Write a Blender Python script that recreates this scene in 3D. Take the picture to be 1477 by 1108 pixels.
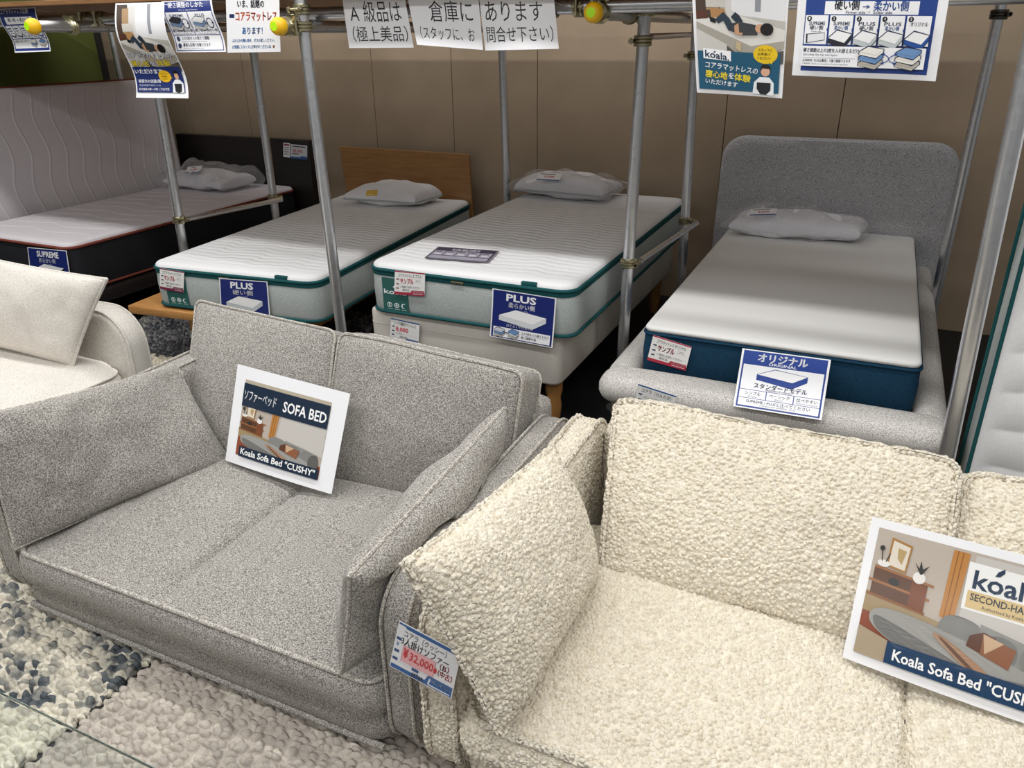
import bpy, bmesh, math, random
import numpy as np
from mathutils import Vector, Matrix, Euler, noise

random.seed(7)
for o in list(bpy.data.objects):
    bpy.data.objects.remove(o)
scene = bpy.context.scene
C = scene.collection

# ------------------------------------------------------------------ camera, world, light
W, H = 1477, 1108
FPX, PITCH, ROLL, YAW, CZ = 1109.42, math.radians(24.389), math.radians(-.664), math.radians(25.1), 1.6
cam = bpy.data.cameras.new('camera')
cam.sensor_width = 36
cam.lens = FPX / W * 36
cam.clip_start = .02
camera = bpy.data.objects.new('camera', cam)
C.objects.link(camera)
camera.matrix_world = (Matrix.Translation((0, 0, CZ)) @ Matrix.Rotation(YAW, 4, 'Z')
                       @ Matrix.Rotation(math.pi / 2 - PITCH, 4, 'X') @ Matrix.Rotation(ROLL, 4, 'Z'))
scene.camera = camera

world = bpy.data.worlds.new('world')
scene.world = world
world.use_nodes = True
world.node_tree.nodes['Background'].inputs[0].default_value = (1.0, .995, .99, 1)
world.node_tree.nodes['Background'].inputs[1].default_value = .20

def area(name, loc, size, power, rot=(0, 0, 0), col=(1, .995, .985)):
    l = bpy.data.lights.new(name, 'AREA')
    l.shape = 'RECTANGLE'
    l.size, l.size_y = size
    l.energy = power
    l.color = col
    o = bpy.data.objects.new(name, l)
    o.location = loc
    o.rotation_euler = rot
    C.objects.link(o)
    return o
# rows of fluorescent tubes under the shop ceiling; the first is added wall fill
for lx, ly, ln, wd, p in ((-2.6, 3.75, 5.0, 1.5, 44), (-1.6, 2.05, 7.5, .14, 100), (-1.6, .35, 7.5, .14, 72), (-1.6, -1.6, 7.5, .14, 56), (-1.6, -4.2, 7.5, .14, 66)):
    area('tube_and_fill_light', (lx, ly, 3.0), (ln, wd), p)

vs = scene.view_settings
vs.view_transform = 'Standard'
vs.look = 'None'
vs.gamma = 1
vs.use_curve_mapping = False
vs.exposure = 0.0

# ------------------------------------------------------------------ measuring: a pixel of the photo on a known plane
def ray(px, py):
    X = (px - W / 2) / FPX
    U = (H / 2 - py) / FPX
    cr, sr = math.cos(ROLL), math.sin(ROLL)
    x = X * cr - U * sr
    u = X * sr + U * cr
    c, s = math.cos(PITCH), math.sin(PITCH)
    y = c + u * s
    z = -s + u * c
    c, s = math.cos(YAW), math.sin(YAW)
    return Vector((x * c - y * s, x * s + y * c, z))
def at(px, py, x=None, y=None, z=None):
    r = ray(px, py)
    t = x / r.x if x is not None else y / r.y if y is not None else (z - CZ) / r.z
    return r * t + Vector((0, 0, CZ))
def on(px, py, p, n):
    r = ray(px, py)
    o = Vector((0, 0, CZ))
    t = (Vector(p) - o).dot(n) / r.dot(n)
    return o + r * t

# ------------------------------------------------------------------ materials
def lin(c):
    return tuple((v / 12.92 if v <= .04045 else ((v + .055) / 1.055) ** 2.4) for v in c)
def hx(s):
    return lin(tuple(int(s[i:i + 2], 16) / 255 for i in (0, 2, 4)))
class NT:
    def __init__(s, name):
        s.m = bpy.data.materials.new(name)
        s.m.use_nodes = True
        s.t = s.m.node_tree
        s.b = s.t.nodes['Principled BSDF']
        s.out = s.t.nodes['Material Output']
        s.tc = s.t.nodes.new('ShaderNodeTexCoord')
    def n(s, kind, **k):
        d = s.t.nodes.new('ShaderNode' + kind)
        for a, v in k.items():
            if a.startswith('i_'):
                key = a[2:].replace('_', ' ')
                d.inputs[key].default_value = v
            else:
                setattr(d, a, v)
        return d
    def l(s, a, b):
        s.t.links.new(a, b)
    def ramp(s, fac, stops, interp='LINEAR'):
        r = s.n('ValToRGB')
        r.color_ramp.interpolation = interp
        e = r.color_ramp.elements
        while len(e) < len(stops):
            e.new(.5)
        for k, (p, c) in zip(e, stops):
            k.position = p
            k.color = (*c, 1) if len(c) == 3 else c
        s.l(fac, r.inputs[0])
        return r.outputs[0]
    def bump(s, h, strength=.5, dist=.002, prev=None):
        b = s.n('Bump', i_Strength=strength, i_Distance=dist)
        s.l(h, b.inputs['Height'])
        if prev is not None:
            s.l(prev, b.inputs['Normal'])
        s.l(b.outputs[0], s.b.inputs['Normal'])
        return b.outputs[0]
def plain(name, col, rough=.6, metal=0, coat=0, spec=None):
    q = NT(name)
    q.b.inputs['Base Color'].default_value = (*col, 1)
    q.b.inputs['Roughness'].default_value = rough
    q.b.inputs['Metallic'].default_value = metal
    if coat:
        q.b.inputs['Coat Weight'].default_value = coat
        q.b.inputs['Coat Roughness'].default_value = .12
    if spec is not None:
        q.b.inputs['Specular IOR Level'].default_value = spec
    return q.m
def tweed(name, c0, c1, c2, scale=420, lo=.36, hi=.6, sheen=.15, bumpd=.0012):
    q = NT(name)
    a = q.n('TexNoise', i_Scale=scale, i_Detail=2.0, i_Roughness=.7)
    q.l(q.tc.outputs['Object'], a.inputs['Vector'])
    col = q.ramp(a.outputs['Fac'], [(lo, c0), ((lo + hi) / 2, c1), (hi, c2)])
    b = q.n('TexNoise', i_Scale=9.0, i_Detail=3.0)
    q.l(q.tc.outputs['Object'], b.inputs['Vector'])
    mx = q.n('Mix', data_type='RGBA', blend_type='MULTIPLY')
    mx.inputs[0].default_value = .25
    q.l(col, mx.inputs[6])
    q.l(q.ramp(b.outputs['Fac'], [(.3, (.75, .75, .75)), (.7, (1, 1, 1))]), mx.inputs[7])
    q.l(mx.outputs[2], q.b.inputs['Base Color'])
    q.b.inputs['Roughness'].default_value = .95
    q.b.inputs['Specular IOR Level'].default_value = .15
    q.b.inputs['Sheen Weight'].default_value = sheen
    q.bump(a.outputs['Fac'], .6, bumpd)
    return q.m
def boucle(name, c0, c1, scale=104):
    q = NT(name)
    w = q.n('TexNoise', i_Scale=110.0, i_Detail=1.0)
    q.l(q.tc.outputs['Object'], w.inputs['Vector'])
    mx = q.n('Mix', data_type='RGBA')
    mx.inputs[0].default_value = .006
    q.l(q.tc.outputs['Object'], mx.inputs[6])
    q.l(w.outputs['Color'], mx.inputs[7])
    v = q.n('TexVoronoi', i_Scale=float(scale), feature='F1')
    q.l(mx.outputs[2], v.inputs['Vector'])
    fz = q.n('TexNoise', i_Scale=430.0, i_Detail=2.0)
    q.l(q.tc.outputs['Object'], fz.inputs['Vector'])
    dome = q.ramp(v.outputs['Distance'], [(0, (1,) * 3), (.3, (.86,) * 3), (.5, (.58,) * 3), (.66, (.2,) * 3), (.85, (0,) * 3)], 'B_SPLINE')
    ad = q.n('Math', operation='MULTIPLY_ADD')
    q.l(fz.outputs['Fac'], ad.inputs[0])
    ad.inputs[1].default_value = .22
    q.l(dome, ad.inputs[2])
    q.l(q.ramp(v.outputs['Color'], [(0, c0), (1, c1)]), q.b.inputs['Base Color'])
    q.b.inputs['Roughness'].default_value = 1
    q.b.inputs['Specular IOR Level'].default_value = .1
    q.b.inputs['Sheen Weight'].default_value = .2
    d = q.n('Displacement', i_Midlevel=.5, i_Scale=.0075)
    q.l(ad.outputs[0], d.inputs['Height'])
    q.l(d.outputs[0], q.out.inputs['Displacement'])
    q.m.displacement_method = 'BOTH'
    return q.m
def wood(name, c0, c1, rough=.45, axis='X', scale=1.0):
    q = NT(name)
    mp = q.n('Mapping')
    mp.inputs['Scale'].default_value = {'X': (1.2, 14, 14), 'Y': (14, 1.2, 14), 'Z': (14, 14, 1.2)}[axis]
    q.l(q.tc.outputs['Object'], mp.inputs['Vector'])
    a = q.n('TexNoise', i_Scale=4.0 * scale, i_Detail=6.0, i_Roughness=.65, i_Distortion=.6)
    q.l(mp.outputs[0], a.inputs['Vector'])
    q.l(q.ramp(a.outputs['Fac'], [(.3, c0), (.7, c1)]), q.b.inputs['Base Color'])
    q.b.inputs['Roughness'].default_value = rough
    q.bump(a.outputs['Fac'], .15, .002)
    return q.m
def knit(name, col, col2, scale=900, rough=.9, bumpd=.0006):
    q = NT(name)
    a = q.n('TexNoise', i_Scale=float(scale), i_Detail=1.0)
    q.l(q.tc.outputs['Object'], a.inputs['Vector'])
    q.l(q.ramp(a.outputs['Fac'], [(.35, col), (.65, col2)]), q.b.inputs['Base Color'])
    q.b.inputs['Roughness'].default_value = rough
    q.b.inputs['Specular IOR Level'].default_value = .2
    q.bump(a.outputs['Fac'], .4, bumpd)
    return q.m
def ribbed(name, col, per=.006, axis=1):
    q = NT(name)
    w = q.n('TexWave', wave_type='BANDS', bands_direction='XYZ'[axis], i_Scale=float(2 * math.pi / per / 20 ), i_Distortion=.0)
    q.l(q.tc.outputs['Object'], w.inputs['Vector'])
    q.b.inputs['Base Color'].default_value = (*col, 1)
    q.b.inputs['Roughness'].default_value = .85
    q.b.inputs['Specular IOR Level'].default_value = .2
    q.bump(w.outputs['Fac'], .4, .001)
    return q.m

def galvanized():
    q = NT('galvanized steel')
    a = q.n('TexNoise', i_Scale=45.0, i_Detail=4.0)
    q.l(q.tc.outputs['Object'], a.inputs['Vector'])
    q.l(q.ramp(a.outputs['Fac'], [(.3, (.63, .64, .66)), (.7, (.68, .69, .71))]), q.b.inputs['Base Color'])
    q.b.inputs['Metallic'].default_value = .9
    q.l(q.ramp(a.outputs['Fac'], [(.3, (.27,) * 3), (.7, (.34,) * 3)]), q.b.inputs['Roughness'])
    return q.m
def wall_board():
    q = NT('brown wall board')
    a = q.n('TexNoise', i_Scale=1.6, i_Detail=6.0, i_Roughness=.6)
    q.l(q.tc.outputs['Object'], a.inputs['Vector'])
    b = q.n('TexNoise', i_Scale=160.0, i_Detail=2.0)
    q.l(q.tc.outputs['Object'], b.inputs['Vector'])
    q.l(q.ramp(a.outputs['Fac'], [(.3, hx('96836d')), (.7, hx('a8947c'))]), q.b.inputs['Base Color'])
    q.b.inputs['Roughness'].default_value = .7
    q.bump(b.outputs['Fac'], .15, .001)
    return q.m
def film():
    q = NT('clear plastic film')
    t = q.n('BsdfTransparent')
    t.inputs[0].default_value = (.96, .96, .97, 1)
    g = q.n('BsdfGlossy', i_Roughness=.12)
    f = q.n('LayerWeight', i_Blend=.35)
    r = q.n('MapRange')
    r.inputs['To Min'].default_value = .05
    r.inputs['To Max'].default_value = .4
    q.l(f.outputs['Facing'], r.inputs['Value'])
    a = q.n('TexNoise', i_Scale=28.0, i_Detail=4.0, i_Distortion=1.2)
    q.l(q.tc.outputs['Object'], a.inputs['Vector'])
    b = q.n('Bump', i_Strength=1.0, i_Distance=.02)
    q.l(a.outputs['Fac'], b.inputs['Height'])
    q.l(b.outputs[0], g.inputs['Normal'])
    df = q.n('BsdfDiffuse')
    df.inputs[0].default_value = (.9, .9, .92, 1)
    m0 = q.n('MixShader')
    m0.inputs[0].default_value = .10
    q.l(t.outputs[0], m0.inputs[1])
    q.l(df.outputs[0], m0.inputs[2])
    mx = q.n('MixShader')
    q.l(r.outputs[0], mx.inputs[0])
    q.l(m0.outputs[0], mx.inputs[1])
    q.l(g.outputs[0], mx.inputs[2])
    q.l(mx.outputs[0], q.out.inputs[0])
    return q.m
def glass_mat():
    q = NT('greenish table glass')
    q.b.inputs['Base Color'].default_value = (.925, .972, .95, 1)
    q.b.inputs['Transmission Weight'].default_value = 1
    q.b.inputs['Roughness'].default_value = .0
    q.b.inputs['IOR'].default_value = 1.45
    return q.m
def pebble(name, stops, scale, rscale=None, dist=.02):
    q = NT(name)
    mp = q.n('Mapping')
    mp.inputs['Scale'].default_value = (1, 1.35, 1)
    q.l(q.tc.outputs['Object'], mp.inputs['Vector'])
    w = q.n('TexNoise', i_Scale=18.0, i_Detail=2.0)
    q.l(mp.outputs[0], w.inputs['Vector'])
    mx = q.n('Mix', data_type='RGBA')
    mx.inputs[0].default_value = .03
    q.l(mp.outputs[0], mx.inputs[6])
    q.l(w.outputs['Color'], mx.inputs[7])
    v = q.n('TexVoronoi', i_Scale=float(scale), feature='F1', voronoi_dimensions='2D')
    q.l(mx.outputs[2], v.inputs['Vector'])
    big = q.n('TexNoise', i_Scale=3.2, i_Detail=3.0)
    q.l(mp.outputs[0], big.inputs['Vector'])
    sep = q.n('SeparateColor')
    q.l(v.outputs['Color'], sep.inputs[0])
    ad = q.n('Math', operation='MULTIPLY_ADD')
    q.l(sep.outputs[0], ad.inputs[0])
    ad.inputs[1].default_value = .55
    sb = q.n('Math', operation='MULTIPLY_ADD')
    q.l(big.outputs['Fac'], sb.inputs[0])
    sb.inputs[1].default_value = 1.3
    sb.inputs[2].default_value = -.42
    q.l(sb.outputs[0], ad.inputs[2])
    col = q.ramp(ad.outputs[0], stops)
    fib = q.n('TexNoise', i_Scale=220.0, i_Detail=2.0)
    q.l(q.tc.outputs['Object'], fib.inputs['Vector'])
    mm = q.n('Mix', data_type='RGBA', blend_type='MULTIPLY')
    mm.inputs[0].default_value = .35
    q.l(col, mm.inputs[6])
    q.l(q.ramp(fib.outputs['Fac'], [(.3, (.6,) * 3), (.7, (1,) * 3)]), mm.inputs[7])
    q.l(mm.outputs[2], q.b.inputs['Base Color'])
    q.b.inputs['Roughness'].default_value = 1
    q.b.inputs['Specular IOR Level'].default_value = .1
    hgt = q.ramp(v.outputs['Distance'], [(0, (1,) * 3), (.26, (.9,) * 3), (.44, (.6,) * 3), (.56, (.12,) * 3), (.7, (0,) * 3)], 'B_SPLINE')
    d = q.n('Displacement', i_Midlevel=0.0, i_Scale=dist)
    q.l(hgt, d.inputs['Height'])
    q.l(d.outputs[0], q.out.inputs['Displacement'])
    q.m.displacement_method = 'BOTH'
    return q.m
M = {}
M['tweed'] = tweed('grey tweed upholstery', hx('54514d'), hx('918d87'), hx('c6c1ba'), scale=290, lo=.34, hi=.64)
M['tweedpipe'] = tweed('grey tweed piping', hx('6d6963'), hx('a39d94'), hx('dbd6cd'), scale=290)
M['boucle'] = boucle('cream boucle', hx('d3c9b4'), hx('e9e1d1'))
M['linen'] = tweed('off white linen', hx('b5ada3'), hx('d8d2c9'), hx('ebe7e0'), scale=300, lo=.3, hi=.65, bumpd=.0007)
M['framefab'] = tweed('light grey bed upholstery', hx('8f8b86'), hx('c4c0bb'), hx('e6e2dd'), scale=300)
M['headfab'] = tweed('grey headboard upholstery', hx('7d7c7c'), hx('a9a8a9'), hx('c9c8ca'), scale=260)
M['plusside'] = knit('grey green mattress side', hx('9aa2a0'), hx('c4c9c7'), 420)
M['quilt'] = knit('white quilted cover', hx('d9d9da'), hx('eeeeee'), 700)
M['quiltpink'] = knit('pale mauve quilted cover', hx('c9c3c7'), hx('ded9dc'), 700)
M['teal'] = knit('dark teal piping', hx('17474a'), hx('22585a'), 700)
M['tealpanel'] = knit('teal label panel', hx('21524f'), hx('2c6460'), 600)
M['blackside'] = knit('black mattress side', hx('191a1d'), hx('2b2c30'), 500)
M['redpipe'] = knit('brown red piping', hx('66332b'), hx('8a4a3d'), 600)
M['navy'] = knit('navy mattress side', hx('0f2d43'), hx('1a425c'), 420)
M['ribbed'] = ribbed('white ribbed cover', hx('e4e3e0'))
M['base'] = knit('ivory bed base fabric', hx('cbc5bb'), hx('dbd6cd'), 300)
M['oak'] = wood('honey oak', hx('a5713a'), hx('c9955a'))
M['oakz'] = wood('honey oak upright', hx('a5713a'), hx('c9955a'), axis='Z')
M['headwood'] = wood('brown oak veneer', hx('80592f'), hx('9a6f40'))
M['palewood'] = wood('pale oak plinth', hx('b08a5c'), hx('cda878'))
M['blackwood'] = wood('black stained wood', hx('141010'), hx('241d1b'))
M['ply'] = wood('shelf plywood', hx('6f4d2f'), hx('98704a'))
M['steel'] = galvanized()
M['zinc'] = plain('yellow zinc clamp', hx('aaa386'), .3, .9)
M['darkiron'] = plain('dark clamp iron', hx('4a463f'), .4, .8)
M['yellow'] = plain('yellow rubber cap', hx('f0bb12'), .4)
M['lime'] = plain('lime cap dot', hx('b9ee08'), .4)
M['wall'] = wall_board()
M['seam'] = plain('dark board joint', hx('3a3028'), .9)
M['olive'] = plain('olive green panel', hx('5e682b'), .7)
M['darkwall'] = plain('dark wall', hx('2b2724'), .8)
M['floor'] = plain('near black floor', hx('17181a'), .55)
M['pillow'] = knit('white pillow cotton', hx('dedde0'), hx('f0eff2'), 300)
M['film'] = film()
M['glass'] = glass_mat()
M['rugblue'] = pebble('blue cream pebble wool', [(.0, hx('41464b')), (.26, hx('5d6368')), (.38, hx('a5a299')), (.56, hx('d6cfbe')), (.8, hx('e6dfce'))], 40, dist=.016)
M['rugbeige'] = pebble('beige grey pebble wool', [(.0, hx('aaa299')), (.4, hx('b9b0a6')), (.7, hx('c9c0b4')), (1, hx('d8d0c2'))], 38, dist=.014)
M['rugshag'] = pebble('charcoal shag wool', [(.0, hx('35373a')), (.35, hx('55565a')), (.6, hx('7d7c7c')), (.9, hx('a7a29b'))], 40)
M['rugcream'] = pebble('cream pebble border', [(0, hx('b4aa98')), (.6, hx('d2c9b6')), (1, hx('e4dccb'))], 34)
M['nylon'] = plain('clear nylon', hx('dfe3e6'), .25)

inks = {}
def ink(h, gloss=.38):
    if (h, gloss) not in inks:
        inks[(h, gloss)] = plain('print ' + h, hx(h), gloss, 0, .25)
    return inks[(h, gloss)]
# ------------------------------------------------------------------ mesh builder
class MB:
    def __init__(s):
        s.v, s.f, s.m, s.mats = [], [], [], []
    def mi(s, mat):
        if mat not in s.mats:
            s.mats.append(mat)
        return s.mats.index(mat)
    def add(s, v, f, mat):
        o = len(s.v)
        k = s.mi(mat)
        s.v += [Vector(p) for p in v]
        s.f += [tuple(i + o for i in q) for q in f]
        s.m += [k] * len(f)
        return s
    def box(s, x0, x1, y0, y1, z0, z1, mat, T=None, bev=0.004):
        a, b = (x1 - x0) / 2, (y1 - y0) / 2
        e = min(bev, a * .9, b * .9, (z1 - z0) * .45)
        c = Matrix.Translation(((x0 + x1) / 2, (y0 + y1) / 2, 0))
        return s.slab(a, b, e, [(e, z1), (e * .3, z1 - e * .3), (0, z1 - e), (0, z0 + e), (e * .3, z0 + e * .3), (e, z0)], 3, 3, mat,
                      fn=lambda p: (T @ c @ p) if T else c @ p)
    def slab(s, a, b, r, prof, nx, ny, mat, fn=None, topf=None, botf=None, nc=4):
        # rounded-rectangle body: top grid, side rings, bottom grid
        def line(h, n, r):
            rr = max(r, .001)
            k = [-h + rr * i / nc for i in range(nc)]
            inn = [-h + rr + (2 * h - 2 * rr) * i / n for i in range(n + 1)]
            return k + inn + [-q for q in reversed(k)]
        def rnd(x, y, a, b, r):
            if r <= 1e-6:
                return x, y
            dx, dy = abs(x) - (a - r), abs(y) - (b - r)
            if dx > 0 and dy > 0:
                m, n = max(dx, dy), math.hypot(dx, dy)
                dx, dy = dx * m / n, dy * m / n
                return math.copysign(a - r + dx, x), math.copysign(b - r + dy, y)
            return x, y
        xs, ys = line(a, nx, r), line(b, ny, r)
        NX, NY = len(xs), len(ys)
        loop = [(i, 0) for i in range(NX)] + [(NX - 1, j) for j in range(1, NY)] + [(i, NY - 1) for i in range(NX - 2, -1, -1)] + [(0, j) for j in range(NY - 2, 0, -1)]
        V, F = [], []
        def grid(d, z, f):
            aa, bb, rr = a - d, b - d, max(r - d, 0.0005)
            out = []
            for j in range(NY):
                for i in range(NX):
                    x, y = xs[i] * aa / a, ys[j] * bb / b
                    # keep the corner cells on the corner
                    x, y = rnd(x, y, aa, bb, max(rr, .0005))
                    out.append((x, y, z + (f(x, y) if f else 0)))
            return out
        V += grid(prof[0][0], prof[0][1], topf)
        for j in range(NY - 1):
            for i in range(NX - 1):
                q = j * NX + i
                F.append((q, q + 1, q + NX + 1, q + NX))
        prev = [j * NX + i for i, j in loop]
        n = len(loop)
        for d, z in prof[1:-1]:
            g = grid(d, z, None)
            o = len(V)
            V += [g[j * NX + i] for i, j in loop]
            cur = list(range(o, o + n))
            F += [(prev[k], cur[k], cur[(k + 1) % n], prev[(k + 1) % n]) for k in range(n)]
            prev = cur
        o = len(V)
        V += grid(prof[-1][0], prof[-1][1], botf)
        cur = [o + j * NX + i for i, j in loop]
        F += [(prev[k], cur[k], cur[(k + 1) % n], prev[(k + 1) % n]) for k in range(n)]
        for j in range(NY - 1):
            for i in range(NX - 1):
                q = o + j * NX + i
                F.append((q, q + NX, q + NX + 1, q + 1))
        V = [Vector(p) for p in V]
        if fn:
            V = [fn(p) for p in V]
        return s.add(V, F, mat)
    def tube(s, pts, r, mat, closed=False, n=8, caps=True, radii=None):
        pts = [Vector(p) for p in pts]
        N = len(pts)
        V, F = [], []
        up = None
        for i in range(N):
            a = pts[i - 1] if (i or closed) else pts[i]
            b = pts[(i + 1) % N] if (i < N - 1 or closed) else pts[i]
            t = (b - a)
            t = t.normalized() if t.length > 1e-9 else Vector((0, 0, 1))
            if up is None:
                up = Vector((0, 0, 1)) if abs(t.z) < .9 else Vector((1, 0, 0))
            u = (up - t * up.dot(t))
            u = u.normalized() if u.length > 1e-6 else t.orthogonal().normalized()
            up = u
            w = t.cross(u)
            rr = radii[i] if radii else r
            for k in range(n):
                g = 2 * math.pi * k / n
                V.append(pts[i] + (u * math.cos(g) + w * math.sin(g)) * rr)
        for i in range(N if closed else N - 1):
            j = (i + 1) % N
            for k in range(n):
                F.append((i * n + k, i * n + (k + 1) % n, j * n + (k + 1) % n, j * n + k))
        if not closed and caps:
            F.append(tuple(range(n))[::-1])
            F.append(tuple((N - 1) * n + k for k in range(n)))
        return s.add(V, F, mat)
    def lathe(s, prof, mat, T=None, n=20):
        V, F = [], []
        for r, z in prof:
            for k in range(n):
                g = 2 * math.pi * k / n
                V.append(Vector((r * math.cos(g), r * math.sin(g), z)))
        for i in range(len(prof) - 1):
            for k in range(n):
                F.append((i * n + k, i * n + (k + 1) % n, (i + 1) * n + (k + 1) % n, (i + 1) * n + k))
        F.append(tuple(range(n))[::-1])
        F.append(tuple((len(prof) - 1) * n + k for k in range(n)))
        if T:
            V = [T @ p for p in V]
        return s.add(V, F, mat)
    def obj(s, name, smooth=True, origin=None, kind=None):
        me = bpy.data.meshes.new(name)
        if origin is not None:
            off = Vector(origin)
        else:
            xs = [p.x for p in s.v]; ys = [p.y for p in s.v]; zs = [p.z for p in s.v]
            off = Vector(((min(xs) + max(xs)) / 2, (min(ys) + max(ys)) / 2, min(zs)))
        me.from_pydata([tuple(p - off) for p in s.v], [], s.f)
        for m in s.mats:
            me.materials.append(m)
        me.polygons.foreach_set('material_index', s.m)
        if smooth:
            me.polygons.foreach_set('use_smooth', [True] * len(s.f))
        me.update()
        bm = bmesh.new()
        bm.from_mesh(me)
        bmesh.ops.recalc_face_normals(bm, faces=bm.faces)
        bm.to_mesh(me)
        bm.free()
        if smooth:
            me.set_sharp_from_angle(angle=math.radians(50))
        o = bpy.data.objects.new(name, me)
        C.objects.link(o)
        o.location = off
        offs[o.name] = off
        if kind:
            o['kind'] = kind
        return o
offs = {}
def child(name, mb, parent, smooth=True):
    # a part: vertices are in world space, made local to the thing's origin
    off = offs[parent.name]
    me_o = mb.obj(name, smooth, origin=off)
    me_o.location = (0, 0, 0)
    me_o.parent = parent
    offs[me_o.name] = off
    return me_o
def thing(name, label, cat, loc, group=None):
    o = bpy.data.objects.new(name, None)
    o.empty_display_size = .1
    o.location = loc
    C.objects.link(o)
    offs[o.name] = Vector(loc)
    return tag(o, label, cat, group)
def tag(o, label, cat, group=None):
    o['label'] = label
    o['category'] = cat
    if group:
        o['group'] = group
    return o

def smoothstep(x):
    x = max(0, min(1, x))
    return x * x * (3 - 2 * x)
def nz(p, sc, seed=0):
    return noise.noise(Vector(p) * sc + Vector((seed * 7.1, seed * 3.3, seed)))
def quadmap(c00, c10, c11, c01, hx_=1.0, hy_=1.0, flip=1):
    # local (x,y,z): x in [-hx,hx] along the width, y along the height, z along the face normal
    c00, c10, c11, c01 = map(Vector, (c00, c10, c11, c01))
    n = ((c11 - c00).cross(c01 - c10)).normalized() * flip
    def f(p):
        u, v = (p.x / hx_ + 1) / 2, (p.y / hy_ + 1) / 2
        return (c00 * (1 - u) + c10 * u) * (1 - v) + (c01 * (1 - u) + c11 * u) * v + n * p.z
    return f
def cushion(mb, c00, c10, c11, c01, tf, tb, mat, n=30, m=22, flip=1, pinch=.03, pw=.5, wr=.006, seed=1, pipe=None, piper=.005, sag=None):
    """knife-edge cushion between four corner points; tf/tb: how far the front and back swell"""
    f = quadmap(c00, c10, c11, c01, 1, 1, flip)
    V, F, ID = [], [], {}
    def base(i, j):
        s, t = -math.cos(math.pi * i / n), -math.cos(math.pi * j / m)
        x = s * (1 - pinch * (1 - t * t))
        y = t * (1 - pinch * 1.3 * (1 - s * s))
        return s, t, x, y
    def prof(s, t):
        return max(0, (1 - s * s)) ** pw * max(0, (1 - t * t)) ** pw
    for side in (1, -1):
        for j in range(m + 1):
            for i in range(n + 1):
                edge = i in (0, n) or j in (0, m)
                if side < 0 and edge:
                    ID[(side, i, j)] = ID[(1, i, j)]
                    continue
                s, t, x, y = base(i, j)
                w = prof(s, t)
                h = (tf if side > 0 else -tb) * w
                p = f(Vector((x, y, 0)))
                q = f(Vector((x, y, 1))) - p
                k = nz(p, 6.0, seed) * wr * 1.6 + nz(p, 15.0, seed + 3) * wr * .7
                k *= min(1, w * 1.6)
                p = p + q * (h + side * k)
                if sag:
                    p = sag(p, s, t)
                ID[(side, i, j)] = len(V)
                V.append(p)
    for side in (1, -1):
        for j in range(m):
            for i in range(n):
                q = (ID[(side, i, j)], ID[(side, i + 1, j)], ID[(side, i + 1, j + 1)], ID[(side, i, j + 1)])
                F.append(q if side > 0 else q[::-1])
    mb.add(V, F, mat)
    lp = [(i, 0) for i in range(n)] + [(n, j) for j in range(m)] + [(i, m) for i in range(n, 0, -1)] + [(0, j) for j in range(m, 0, -1)]
    path = [V[ID[(1, i, j)]] for i, j in lp]
    if pipe is not None:
        pipe[0].tube(path, piper, pipe[1], closed=True, n=6)
    return path
def rrect(a, b, r, d=0, nseg=5, nedge=10):
    a, b, r = a + d, b + d, max(r + d, .001)
    P = []
    for cx, cy, g0 in ((a - r, b - r, 0), (-a + r, b - r, 90), (-a + r, -b + r, 180), (a - r, -b + r, 270)):
        for k in range(nseg + 1):
            g = math.radians(g0 + 90 * k / nseg)
            P.append((cx + r * math.cos(g), cy + r * math.sin(g)))
    out = []
    for i, p in enumerate(P):
        q = P[(i + 1) % len(P)]
        L = math.dist(p, q)
        k = nedge if L > r * .8 and L > .1 else 1
        for j in range(k):
            out.append((p[0] + (q[0] - p[0]) * j / k, p[1] + (q[1] - p[1]) * j / k))
    return out
def nub(o, size=.0105, strength=.0045, levels=2):
    s = o.modifiers.new('smooth', 'SUBSURF')
    s.levels = s.render_levels = levels
    t = bpy.data.textures.get('nubs%d' % int(size * 1e5))
    if not t:
        t = bpy.data.textures.new('nubs%d' % int(size * 1e5), 'VORONOI')
        t.noise_scale = size
        t.noise_intensity = 1.0
        t.distance_metric = 'DISTANCE'
    d = o.modifiers.new('nubs', 'DISPLACE')
    d.texture = t
    d.texture_coords = 'LOCAL'
    d.strength = -strength
    d.mid_level = .5

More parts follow.
